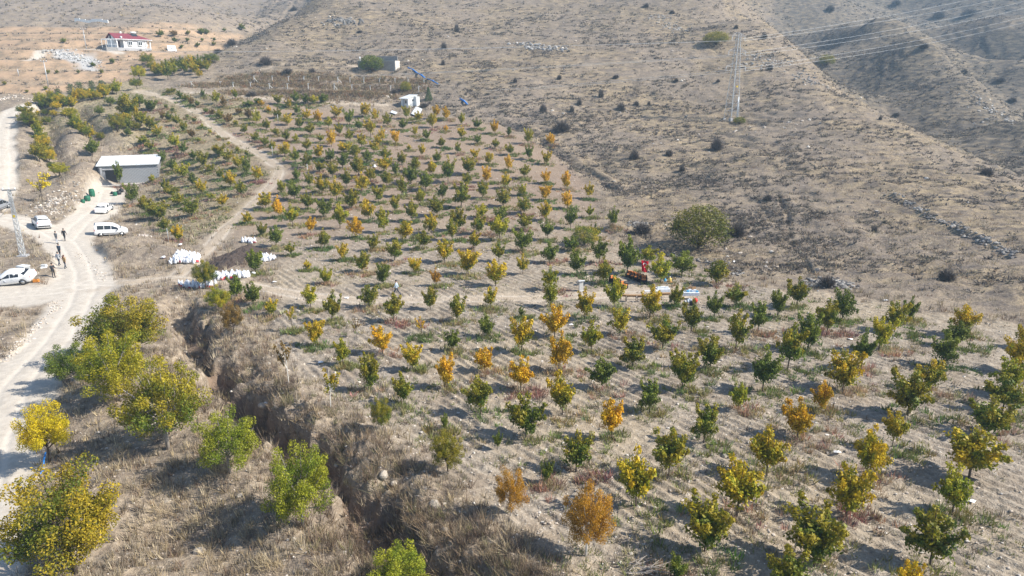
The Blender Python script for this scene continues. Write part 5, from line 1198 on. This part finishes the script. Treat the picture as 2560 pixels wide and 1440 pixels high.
for i, (u, v, z, lb) in enumerate([(1660, 706, 1.55, 'upper blue bag hanging in the tree by the water jug'), (1662, 710, .65, 'lower blue bag hanging by the water jug')]):
    g = MB(); g.lathe([(.05, -.2), (.16, -.12), (.17, .05), (.06, .2), (.02, .3)], n=9, sy=.6); o = g.build('blue_bag', MATS['plastic_blue'], None); o.location = at(u, v, z - .2); tag(o, lb, 'bag')
for i, (u, v) in enumerate([(1712, 761), (1719, 758), (1722, 756), (1726, 757)]):
    g = MB(); g.lathe([(.12, 0), (.125, .3), (.05, .4), (.04, .45)], n=10); o = g.build('water_bottle', MATS['bottle'], None); o.location = at(u, v); tag(o, ['leftmost', 'second', 'third', 'rightmost'][i] + ' clear water bottle on the ground before the supply table', 'bottle', 'water bottles on the ground')
g = MB(); g.lathe([(.2, 0), (.24, .12), (.2, .32), (.1, .4)], n=10); o = g.build('red_bag', MATS['red_plastic'], None); o.location = at(1738, 757, .1); tag(o, 'red bag on the ground right of the supply table', 'bag')
g = MB(); g.lathe([(.22, 0), (.28, .14), (.2, .34), (.06, .42)], n=10); o = g.build('black_bag', MATS['black_plastic'], None); o.location = at(1730, 762); tag(o, 'black bag on the ground in front of the supply table', 'bag')
def armchair(u, v, rz, lab):
    r = empty('rattan_armchair', at(u, v), rz, lab, 'armchair', 'black rattan armchairs with orange cushions')
    MB().box((0, 0, .18), (.74, .72, .36), taper=.97).build('base', MATS['rattan_black'], r); MB().box((0, .34, .46), (.74, .12, .55)).build('backrest', MATS['rattan_black'], r)
    for sx in (-1, 1): MB().box((sx * .33, -.02, .42), (.11, .66, .26)).build('armrest', MATS['rattan_black'], r)
    MB().box((0, -.04, .41), (.54, .56, .12), taper=.9).build('seat_cushion', MATS['orange_cushion'], r); g = MB(); g.box((0, .25, .60), (.5, .11, .34), M=Matrix.Rotation(R(12), 3, 'X')); g.build('back_cushion', MATS['orange_cushion'], r)
for i, (u, v, a) in enumerate([(1574, 694, -25), (1583, 697, -20), (1592, 700, -15), (1601, 703, -10), (1609, 706, -8)]): armchair(u, v, R(a), ['leftmost', 'second', 'third', 'fourth', 'rightmost'][i] + ' black armchair with orange cushion in the row below the flag')
for i, (u, v, a) in enumerate([(1533, 706, 60), (1541, 711, 55), (1550, 716, 60), (1559, 721, 50)]): armchair(u, v, R(a), ['rearmost', 'second', 'third', 'foremost'][i] + ' black armchair of the left row by the yellow-green tree')

# ------------------------------------------------------------------ odds and ends
def bin_(u, v, h, w, m_, lab, cat='bin', lid=True):
    p = at(u, v); H, Wd = px_size(p, h, w, v); r = empty('plastic_barrel', p, 0, lab, cat); g = MB(); g.lathe([(Wd * .42, -.05), (Wd * .5, H * .15), (Wd * .52, H * .6), (Wd * .45, H * .9), (Wd * .40, H)], n=12); g.build('body', MATS[m_], r)
    for z in (.3, .65): MB().lathe([(Wd * .53, H * z - .03), (Wd * .545, H * z), (Wd * .53, H * z + .03)], n=12).build('rib', MATS[m_], r)
    if lid: MB().lathe([(Wd * .42, H), (Wd * .40, H + .05), (.05, H + .07)], n=12).build('lid', MATS[m_], r)
bin_(231, 491, 18, 13, 'green_plastic', 'tall dark green barrel below the block shed'); bin_(219, 502, 12, 14, 'green_plastic', 'squat green barrel left of the tall one'); bin_(208, 507, 8, 9, 'green_plastic', 'smallest green tub at the yard edge'); bin_(288, 489, 9, 10, 'green_plastic', 'green tub beside the black bags at the shed')
for u, v, s, lb in [(297, 486, .75, 'left black rubbish bag by the shed tree'), (304, 480, .7, 'right black rubbish bag by the shed tree'), (281, 485, .5, 'small black bag beside the green tub')]:
    g = MB(); g.lathe([(s * .5, -.05), (s * .62, s * .3), (s * .5, s * .7), (s * .15, s * .95), (s * .1, s * 1.05)], n=10); rr = random.Random(int(u)); g.v = [(x * rr.uniform(.85, 1.15), y * rr.uniform(.85, 1.15), z) for x, y, z in g.v]; o = g.build('rubbish_bag', MATS['black_plastic'], None); o.location = at(u, v); tag(o, lb, 'bag')
p = at(61, 681); r = empty('grey_crate', p, R(-15), 'pale grey open crate standing behind the broadside saloon', 'crate'); g = MB(); g.box((0, 0, .35), (1.0, .7, .8), taper=1.08); g.build('body', MATS['galv'], r); g = MB(); g.box((0, 0, .78), (1.16, .84, .07)); g.build('rim', MATS['white_metal'], r)
p = at(91, 705); r = empty('orange_case', p, R(10), 'small orange drone case on the road behind the saloon', 'case'); MB().box((0, 0, .16), (.55, .36, .3)).build('body', mat('orange_plastic', (.60, .22, .03), .5), r); MB().box((0, 0, .34), (.22, .04, .06)).build('handle', MATS['black_trim'], r)
board('paper_sheet', lying(100, 672, 118, 669, 120, 664, 106, 664, .06), MATS['white_metal'], 'white board lying on stones behind the man with the phone', 'board', .06)
p = at(110, 667); tag(MB().box((0, 0, .12), (.6, .4, .24)).build('white_carton', MATS['pale_grey'], None), 'pale carton on the white board beside the road', 'carton').location = p + Vector((0, 0, .05))
for i, (u, v, w, lb) in enumerate([(803, 907, .55, 'white rag lying between the ditch and the lower orchard'), (868, 746, .6, 'white plastic scrap on the track left of the walking person'), (1428, 813, .4, 'grey-white scrap beside the lowest orange tree'), (2127, 850, .5, 'pale plastic scrap between two dark green trees'), (2214, 752, .55, 'white scrap at the foot of the right hillside'), (1336, 766, .3, 'small dark can beside the track'), (2427, 1255, .5, 'white scrap in the lower right orchard'), (937, 418, .9, 'white bent bag under an amber tree in the upper orchard'), (664, 1010, .5, 'white rag on the edge of the ditch'), (686, 706, .5, 'white scrap right of the sacks'), (2093, 1133, .4, 'white paper lying among the furrows at lower right'), (1835, 655, .5, 'white plastic bag caught below the round bush')]):
    g = MB(); rr = random.Random(i); n_ = 9
    vs = [(w * .5 * (1 + rr.uniform(-.4, .3)) * math.cos(k * 2 * math.pi / n_), w * .35 * (1 + rr.uniform(-.4, .3)) * math.sin(k * 2 * math.pi / n_), .02 + rr.uniform(0, .1)) for k in range(n_)]
    g.add(vs + [(0, 0, .16 if i != 7 else .6)], [(k, (k + 1) % n_, n_) for k in range(n_)] + [tuple(range(n_))[::-1]]); o = g.build('litter_scrap', MATS['black_trim'] if i == 5 else MATS['flag_white'], None); o.location = at(u, v, .02); tag(o, lb, 'litter')
mat('rock', (.40, .355, .30), .95, var=.25, scale=5, bump=.5)
_rk = [(658, 1016, .9, 'brown boulder on the ditch edge near the white rag'), (958, 1190, .8, 'pale boulder above the middle of the ditch'), (1085, 1265, .9, 'white broken boulder on the right bank of the ditch'), (984, 1210, .5, 'smaller white rock above the ditch'), (1112, 1325, .5, 'white rock below the broken boulder'), (1812, 1142, .55, 'pale upright rock in the lower orchard soil'), (88, 1195, .5, 'pinkish stone on the verge of the road at lower left'),
       (982, 1318, .4, 'pale wedge of stone in the bottom of the ditch'), (500, 1380, .7, 'pale slab of rock near the bottom left corner'), (440, 745, .45, 'pale stone at the head of the ditch'), (745, 748, .45, 'stone on the track beside a yellow-green tree'), (190, 480, .9, 'large pale stone on the yard bank'), (840, 1165, .35, 'small stone on the ditch lip'), (1060, 1300, .35, 'small pale stone beside the ditch'), (1740, 1140, .3, 'small dark-shaded stone by the hollow'), (735, 1350, .4, 'stone on the gravelly bank at the bottom'), (600, 1240, .4, 'stone among the straw below the lime walnut')]
for i, (u, v, s, lb) in enumerate(_rk):
    bm_ = bmesh.new(); bmesh.ops.create_icosphere(bm_, subdivisions=2, radius=s * .36); rr = random.Random(i + 50)
    for vt in bm_.verts: vt.co = Vector((vt.co.x * 1.2, vt.co.y * .9, vt.co.z * .8)) * (1 + .5 * float(fbm(np.array([vt.co.x * 3 / s + i]), np.array([vt.co.y * 3 / s + vt.co.z * 2 / s]), i, 2)[0]))
    me = bpy.data.meshes.new('boulder'); bm_.to_mesh(me); bm_.free(); o = link('boulder', me, MATS['rock']); o.location = at(u, v, s * .06); o.rotation_euler.z = rr.uniform(0, 6); tag(o, lb, 'rock')
# blue irrigation hose by the bright yellow walnut
g = MB(); p = at(122, 1165); g.tube([(0, 0, .9), (-.12, -.1, .5), (-.1, -.3, .15), (.05, -.55, .03), (.1, -1.0, .04)], .05, 8); o = g.build('blue_hose', MATS['blue_pipe'], None); o.location = p; tag(o, 'blue hose curving down beside the bright yellow walnut', 'hose')
# cut branches lying in the foreground and the yard
def branch_pile(u, v, s, lab, n=16, m_='pale_bark'):
    g = MB(); rr = random.Random(int(u))
    for k in range(n):
        a = rr.uniform(-.5, .7); L_ = rr.uniform(.6, 1.4) * s; x, y = rr.uniform(-.4, .4) * s, rr.uniform(-.3, .3) * s
        g.tube([(x, y, .04), (x + L_ * .5 * math.cos(a), y + L_ * .5 * math.sin(a), .12 + rr.uniform(0, .15)), (x + L_ * math.cos(a), y + L_ * math.sin(a), .05 + rr.uniform(0, .3))], [.025, .018, .006], 4)
    o = g.build('cut_branches', MATS[m_], None); o.location = at(u, v); tag(o, lab, 'branches')
branch_pile(1585, 1425, 1.3, 'pale cut branches lying at the bottom of the orchard'); branch_pile(325, 552, 3.0, 'dry brown cut branches lying between van and orchard', 22, 'bark'); branch_pile(1120, 1345, 1.2, 'bent dry branch on the right wall of the ditch', 7)
# ------------------------------------------------------------------ uncountable small growth and stones
vcol_mat('dry_blade', .9, .25); vcol_mat('stone_face', .9)
def spots(n, r0, r1, weight, az=50):
    """places spread evenly as seen from the drone, kept by weight(x, y) in 0..1"""
    a = RNG.uniform(R(-az), R(az), n); r = r0 * np.exp(RNG.uniform(0, math.log(r1 / r0), n))
    x, y = r * np.sin(a), r * np.cos(a)
    k = RNG.uniform(0, 1, n) < weight(x, y)
    return x[k], y[k]

def tufts(name, x, y, nb, hgt, spread, width, cols, label, lean=.35, mat_='dry_blade', kind='stuff'):
    """clumps of nb thin blades"""
    n = len(x); h = hgt if np.ndim(hgt) else RNG.uniform(.6, 1.35, n) * hgt
    z = zat(x, y) - .02
    T = np.repeat(np.arange(n), nb); m = len(T)
    q = RNG.uniform(0, 2 * math.pi, m); rr = RNG.uniform(0, 1, m) ** .7 * np.repeat(spread if np.ndim(spread) else np.full(n, spread), nb)
    bx, by = x[T] + rr * np.cos(q), y[T] + rr * np.sin(q)
    hh = h[T] * RNG.uniform(.5, 1.15, m)
    ln = hh * lean * RNG.uniform(.2, 1.6, m)
    tx, ty, tz = bx + ln * np.cos(q + RNG.normal(0, .6, m)), by + ln * np.sin(q + RNG.normal(0, .6, m)), z[T] + hh
    w = (width[T] if np.ndim(width) else width) * RNG.uniform(.6, 1.5, m); a2 = RNG.uniform(0, math.pi, m)
    V = np.empty((m, 3, 3), np.float32)
    V[:, 0] = np.stack([bx - w * np.cos(a2), by - w * np.sin(a2), z[T]], 1)
    V[:, 1] = np.stack([bx + w * np.cos(a2), by + w * np.sin(a2), z[T]], 1)
    V[:, 2] = np.stack([tx, ty, tz], 1)
    c = np.asarray(cols); c = c[T] if len(c) == n and c.ndim == 2 and n != 3 else np.tile(c, (m, 1))
    c = np.repeat(c * RNG.uniform(.75, 1.25, m)[:, None], 3, 0)
    me = arrays_mesh(name, V.reshape(-1, 3), np.arange(m * 3).reshape(m, 3), col=c)
    return tag(link(name, me, MATS[mat_]), label, None, None, kind)

def pick(cols, n): return np.asarray(cols)[RNG.integers(0, len(cols), n)] * RNG.uniform(.8, 1.2, n)[:, None]
STRAW = [(.42, .34, .21), (.33, .27, .18), (.48, .41, .29), (.27, .21, .145), (.24, .17, .12), (.36, .31, .24), (.21, .175, .14), (.29, .25, .20)]
SCRUB = [(.15, .132, .118), (.18, .158, .138), (.125, .112, .104), (.20, .17, .135), (.16, .15, .12)]
GREEN = [(.15, .19, .06), (.20, .22, .075), (.25, .24, .09), (.13, .175, .06), (.29, .265, .12)]

def w_bank(x, y): return sample(BANK, x, y) * .95 * (.35 + 1.2 * np.clip(fbm(x / 2.5, y / 2.5, 61, 2) + .45, 0, 1))
x, y = spots(38000, 20, 200, w_bank)
d = np.hypot(x, y)
tufts('dry_grass', x, y, 11, RNG.uniform(.22, .62, len(x)) * (1 + d / 260), .09 + .0032 * d, .012 + d * .00022, pick(STRAW, len(x)), 'dry straw grass and thistles on the banks')
# pale flattened straw clumps in the foreground
x, y = spots(2600, 22, 60, lambda x, y: sample(BANK, x, y) * (fbm(x / 3, y / 3, 77, 2) > .08))
tufts('straw_clumps', x, y, 34, RNG.uniform(.3, .75, len(x)), .26, .011, pick([(.52, .43, .28), (.48, .38, .23), (.42, .34, .24)], len(x)), 'pale bent straw clumps between the ditch and the road', lean=.9)
# brown brush on the lip of the ditch
def w_lip(x, y): return np.exp(-((sample(_s, x, y) + 2.3) / 1.3) ** 2) * (sample(_gt, x, y) > .06) + .7 * np.exp(-((sample(_s, x, y) - 2.2) / 1.0) ** 2) * (sample(_gt, x, y) > .06) + .25 * sample(GUL, x, y)
x, y = spots(14000, 22, 85, w_lip, 40)
tufts('ditch_brush', x, y, 24, RNG.uniform(.4, .95, len(x)), .28, .014, pick([(.19, .145, .11), (.25, .19, .135), (.33, .26, .18), (.15, .11, .085), (.30, .22, .14), (.20, .19, .09)], len(x)), 'brown brush hanging over the edges of the ditch', lean=.7)
# weeds in the orchard
x, y = spots(30000, 24, 175, lambda x, y: sample(ORCH * (1 - HARD), x, y) * (.06 + .94 * (fbm(x / 3.5, y / 3.5, 91, 3) > .16)))
d = np.hypot(x, y)
tufts('orchard_weeds', x, y, 9, RNG.uniform(.15, .42, len(x)), .12 + .003 * d, .014 + d * .0003, np.where(RNG.uniform(0, 1, (len(x), 1)) < .45, pick(GREEN, len(x)), pick(STRAW + [(.30, .27, .15)], len(x))), 'thin dry weeds between the orchard rows', lean=.6)
# grassy, greener floor of the west orchard and the hedgerow strips
x, y = spots(30000, 95, 215, lambda x, y: sample(WGRASS, x, y) * (1 - sample(HARD, x, y)) * np.clip(.5 + 1.5 * fbm(x / 4, y / 4, 93, 2), .1, 1), 46)
tufts('west_grass', x, y, 8, RNG.uniform(.25, .6, len(x)), .5, .075, np.where(RNG.uniform(0, 1, (len(x), 1)) < .45, pick([(.17, .185, .08), (.22, .215, .10), (.13, .16, .06), (.27, .25, .13)], len(x)), pick(STRAW, len(x))), 'greenish grass under the western trees', lean=.6)
# brown brush on the planted terraces by the fence posts
for _k, _pl in enumerate([[(560, 200), (700, 196), (860, 200), (1070, 208)], [(470, 216), (640, 214), (800, 216), (1060, 226)], [(560, 232), (700, 230), (860, 238), (980, 243)]]):
    _P = line(_pl); _t = RNG.uniform(0, len(_P) - 1.001, 2200); _i = _t.astype(int); _f = (_t - _i)[:, None]; _q2 = _P[_i] * (1 - _f) + _P[_i + 1] * _f + RNG.normal(0, 1.5, (2200, 2))
    tufts('terrace_brush', _q2[:, 0], _q2[:, 1], 9, RNG.uniform(.3, .9, 2200), .4, .05, pick([(.26, .20, .13), (.20, .155, .12), (.33, .25, .15), (.30, .17, .09), (.36, .29, .19), (.18, .17, .09)], 2200), ['brown brush along the upper row of fence posts', 'brown brush along the lower row of fence posts', 'brown brush on the bank left of the white hut'][_k], lean=.6)
# green or withered weeds round the foot of the young trees
wx, wy, wc, wh = [], [], [], []
for (r, u, v, c, kd) in TREES:
    if kd not in ('orchard_tree', 'young_tree'): continue
    sel = random.random(); n = int(18 + 16 * random.random())
    cc = random.choice(GREEN) if sel < .66 else random.choice([(.40, .31, .20), (.30, .19, .14), (.36, .27, .17)])
    if sel > .97: continue
    s = max(.75, r.scale.x * .55); ox, oy = random.uniform(-.2, .7) * s, random.uniform(-.7, .1) * s
    for _ in range(n):
        wx.append(r.location.x + ox + random.gauss(0, .75) * s); wy.append(r.location.y + oy + random.gauss(0, .55) * s)
        wc.append([k * random.uniform(.8, 1.25) for k in cc]); wh.append(random.uniform(.2, .5))
wx, wy = np.array(wx), np.array(wy)
dd = np.hypot(wx, wy)
tufts('tree_foot_weeds', wx, wy, 20, np.array(wh) * 1.15, .24 + dd * .0012, .018 + dd * .00028, np.array(wc), 'green and withered weeds round the feet of the young trees', lean=.5)
# thorny cushion scrub all over the hillside
def w_hill(x, y):
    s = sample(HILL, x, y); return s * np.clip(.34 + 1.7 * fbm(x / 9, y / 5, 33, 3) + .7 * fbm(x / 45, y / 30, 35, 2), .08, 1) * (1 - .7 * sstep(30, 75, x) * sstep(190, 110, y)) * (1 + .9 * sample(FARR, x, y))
x, y = spots(105000, 82, 640, w_hill, 46)
d = np.hypot(x, y); s = RNG.uniform(.25, .8, len(x)) * (1 + d / 420)
tufts('hill_scrub', x, y, 9, s * .5, s * .6, .07 + d * .0004, pick(SCRUB, len(x)), 'low grey thorn scrub covering the hillside', lean=1.1)
x, y = spots(24000, 78, 330, lambda x, y: sample(HILL, x, y) * np.clip(.45 + 1.4 * fbm(x / 12, y / 12, 55, 2), .1, 1), 46)
d = np.hypot(x, y)
tufts('hill_grass', x, y, 9, RNG.uniform(.2, .5, len(x)), .2 + .0035 * d, .016 + d * .00026, pick(STRAW, len(x)), 'dry yellow grass on the hillside', lean=.6)
x, y = spots(22000, 165, 600, lambda x, y: (sample(FARL, x, y) * .8 + sample(RED, x, y) * .5), 46)
d = np.hypot(x, y)
tufts('far_scrub', x, y, 9, RNG.uniform(.3, .8, len(x)), .6, .06 + d * .0003, pick(SCRUB + STRAW[:2], len(x)), 'sparse scrub on the far hills', lean=.8)

# stones
_ico = bmesh.new(); bmesh.ops.create_icosphere(_ico, subdivisions=1, radius=1.0)
_iv = np.array([v.co[:] for v in _ico.verts]); _if = np.array([[v.index for v in f.verts] for f in _ico.faces]); _ico.free()
def stones(name, x, y, size, cols, label, sink=.25, kind='stuff'):
    n = len(x); z = zat(x, y)
    V = _iv[None] * (RNG.uniform(.6, 1.2, (n, 12, 1))) * size[:, None, None] * RNG.uniform([.8, .8, .5], [1.3, 1.3, .9], (n, 1, 3)) * .5
    V = V + np.stack([x, y, z + size * (.5 - sink) * .5], 1)[:, None]
    F = (_if[None] + np.arange(n)[:, None, None] * 12).reshape(-1, 3)
    me = arrays_mesh(name, V.reshape(-1, 3), F, col=np.repeat(cols, 12, 0))
    return tag(link(name, me, MATS['stone_face']), label, None, None, kind)
PALE = [(.52, .48, .43), (.44, .39, .34), (.58, .54, .49), (.38, .33, .28), (.47, .40, .33)]
x, y = spots(15000, 23, 170, lambda x, y: sample(ORCH, x, y) * (1 - sample(HARD, x, y)) * .8 + sample(BANK, x, y) * .3)
stones('field_stones', x, y, RNG.uniform(.04, .12, len(x)) * (1 + np.hypot(x, y) / 160) * RNG.choice([1, 1, 1, 1.7], len(x)), pick(PALE, len(x)), 'loose pale stones lying on the orchard soil')
x, y = spots(5200, 84, 420, lambda x, y: sample(HILL, x, y) * np.clip(1.8 * fbm(x / 16, y / 16, 71, 2) - .1, 0.02, 1))
stones('hill_stones', x, y, RNG.uniform(.18, .6, len(x)) * (1 + np.hypot(x, y) / 400), pick(PALE, len(x)), 'pale stones scattered on the hillside')
def along(pts, n, jit):
    P = line(pts); t = RNG.uniform(0, len(P) - 1.001, n); i = t.astype(int); f = (t - i)[:, None]
    q = P[i] * (1 - f) + P[i + 1] * f + RNG.normal(0, jit, (n, 2)); return q[:, 0], q[:, 1]
def rubble(name, pts, n, jit, lo, hi, cols, label):
    x, y = along(pts, n, jit); return stones(name, x, y, RNG.uniform(lo, hi, n), pick(cols, n), label, kind='stuff')
GREYS = [(.25, .235, .22), (.19, .18, .17), (.31, .295, .275), (.14, .13, .125)]
rubble('stone_row', [(2235, 485), (2290, 515), (2330, 545), (2380, 560), (2430, 590), (2480, 615), (2540, 640)], 210, .55, .2, .65, GREYS, 'tumbled stone row across the right hillside')
rubble('stone_row', [(1260, 300), (1345, 340), (1375, 372), (1430, 408), (1490, 448), (1550, 485)], 190, .55, .2, .55, [(.20, .165, .14), (.28, .23, .19), (.15, .125, .11)], 'dark stone row along the upper orchard edge')
rubble('stone_heap', [(2045, 712), (2075, 706), (2105, 714)], 230, .8, .2, .6, GREYS, 'dark heap of field stones on the lower hillside')
rubble('stone_heap', [(1580, 562), (1610, 560)], 130, .6, .2, .55, GREYS[1:] , 'dark heap of stones above the round bush')
rubble('stone_heap', [(1640, 630), (1690, 640), (1740, 650), (1800, 660), (1850, 690)], 240, .9, .15, .5, GREYS, 'scattered grey stones below the round bush')
rubble('rubble_slope', [(120, 126), (180, 138), (215, 150), (240, 165)], 420, 1.6, .2, .7, [(.42, .42, .42), (.5, .5, .49), (.34, .34, .34)], 'grey gravel tip below the house road')
rubble('rubble_slope', [(170, 470), (140, 505), (120, 530), (200, 450)], 380, 1.2, .12, .5, PALE + GREYS[:2], 'rubble on the bank beside the yard')
rubble('stone_heap', [(350, 588), (372, 592)], 90, .5, .15, .4, PALE + [(.45, .33, .28)], 'small stone pile on the earth mound')
rubble('rock_outcrop', [(1640, 40), (1665, 60), (1700, 75)], 110, 3.2, .3, 1.0, [(.36, .34, .32), (.42, .40, .375), (.29, .27, .25)], 'pale limestone outcrop high on the hill')
rubble('rock_outcrop', [(1890, 130), (1905, 150), (1930, 165)], 110, 3.0, .3, 1.0, [(.36, .34, .32), (.42, .40, .375), (.29, .27, .25)], 'pale limestone outcrop right of the pylon')
rubble('rock_outcrop', [(2000, 190), (2020, 200), (2035, 208)], 70, 2.4, .3, .9, [(.36, .34, .32), (.42, .40, .375), (.29, .27, .25)], 'pale outcrop on the crest of the hillside')
rubble('rock_outcrop', [(2430, 225), (2470, 270), (2500, 290), (2530, 310)], 120, 3.6, .3, 1.1, [(.36, .34, .32), (.42, .40, .375), (.29, .27, .25)], 'pale outcrop on the far right crest')
rubble('rock_outcrop', [(820, 55), (860, 50), (900, 55)], 110, 1.6, .5, 1.6, [(.17, .165, .16), (.23, .22, .21)], 'dark rocks on the middle of the hill')
rubble('rock_outcrop', [(1300, 110), (1350, 120), (1410, 125)], 120, 2.0, .4, 1.3, [(.30, .29, .28), (.42, .41, .40), (.2, .19, .185)], 'grey rocks above the power wires')
for _pl in [[(147, 752), (70, 850), (0, 912)], [(100, 560), (10, 520)], [(205, 640), (230, 665), (250, 690)], [(10, 250), (60, 240), (95, 250)]]:
    pass
rubble('road_edge_stones', [(147, 752), (110, 800), (60, 850), (0, 912)], 160, .35, .08, .28, PALE, 'small stones along the left edge of the road')
rubble('road_edge_stones', [(195, 632), (215, 655), (250, 680), (270, 700)], 90, .3, .08, .25, PALE, 'small stones along the mound at the junction')
rubble('road_edge_stones', [(0, 250), (40, 240), (95, 255)], 90, .8, .2, .6, PALE, 'pale stones beside the upper road bend')
# ------------------------------------------------------------------ labels that single out each tree
MARKS = [('red flag', 1604, 665), ('grey lectern', 1452, 715), ('white hut', 1010, 250), ('block shed', 325, 425), ('dark soil heap', 585, 640), ('walking person', 990, 722), ('white van', 279, 575), ('stone water tank', 945, 155), ('red-roofed house', 330, 110),
         ('steel pylon', 1828, 200), ('large round bush', 1745, 575), ('tallest rust brown tree', 1465, 1310), ('white rag', 803, 905), ('pale upright rock', 1812, 1140), ('bottom right photo corner', 2540, 1430), ('right photo edge', 2550, 900), ('dark stone heap', 2075, 706),
         ('supply table', 1725, 740), ('track bend', 695, 440), ('bottom left photo corner', 20, 1420), ('road junction', 190, 690), ('upper left road', 20, 290), ('middle of the photo', 1280, 720), ('leftmost fence post', 479, 215), ('outcrop by the pylon', 1905, 150),
         ('far right stone row', 2380, 560), ('upper right photo corner', 2540, 20), ('top photo edge', 1300, 5)]
NOUN = {'orchard_tree': 'orchard tree', 'young_tree': 'young tree', 'hedgerow_tree': 'hedgerow tree', 'poplar_sapling': 'slim poplar sapling', 'terrace_tree': 'small terrace tree', 'walnut_tree': 'walnut tree', 'thorn_bush': 'leafless thorn bush'}
ORD = ['nearest', 'second nearest', 'third nearest', 'fourth nearest', 'fifth nearest', 'sixth nearest', 'seventh nearest', 'eighth nearest', 'ninth nearest', 'tenth nearest', 'eleventh nearest', 'twelfth nearest', 'thirteenth nearest', 'fourteenth nearest', 'fifteenth nearest']
_bins = {}
for r, u, v, c, kd in TREES:
    if 'label' in r: continue
    d, nm, mu, mv = min((math.hypot(u - a, (v - b) * 1.3), n, a, b) for n, a, b in MARKS)
    dx, dy = u - mu, (v - mv) * 1.3
    side = ('right of' if dx > 0 else 'left of') if abs(dx) > abs(dy) else ('in front of' if dy > 0 else 'behind')
    if 'photo' in nm or 'middle' in nm: side = {'in front of': 'below', 'behind': 'above'}.get(side, side)
    _bins.setdefault((nm, side, c, kd), []).append((d, r))
for (nm, side, c, kd), lst in _bins.items():
    lst.sort(key=lambda t: t[0])
    for i, (d, r) in enumerate(lst):
        col = 'grey' if c == 'T' else CNAME[c]
        rank = '' if len(lst) == 1 else ORD[min(i, 14)] + ' '
        r['label'] = ('%s %s, %s%s the %s' % (col, NOUN[kd], rank, side, nm)) if rank else ('only %s %s close %s the %s' % (col, NOUN[kd], side, nm))
        r['category'] = 'bush' if kd == 'thorn_bush' else 'tree'
# ------------------------------------------------------------------ the hazy air
_b = MB(); _b.box((0, 350, 60), (1700, 860, 340))
_hz = _b.mesh('haze'); HZ = link('haze', _hz); tag(HZ, 'thin blue haze in the air', None, None, 'stuff')
_m = bpy.data.materials.new('haze_air'); _m.use_nodes = True; _hz.materials.append(_m)
_n = _m.node_tree; _n.nodes.remove(_n.nodes['Principled BSDF'])
_v = _n.nodes.new('ShaderNodeVolumePrincipled'); _v.inputs['Color'].default_value = (.50, .74, 1.0, 1); _v.inputs['Density'].default_value = .00042; _v.inputs['Anisotropy'].default_value = 0.0
_n.links.new(_v.outputs[0], _n.nodes['Material Output'].inputs['Volume'])
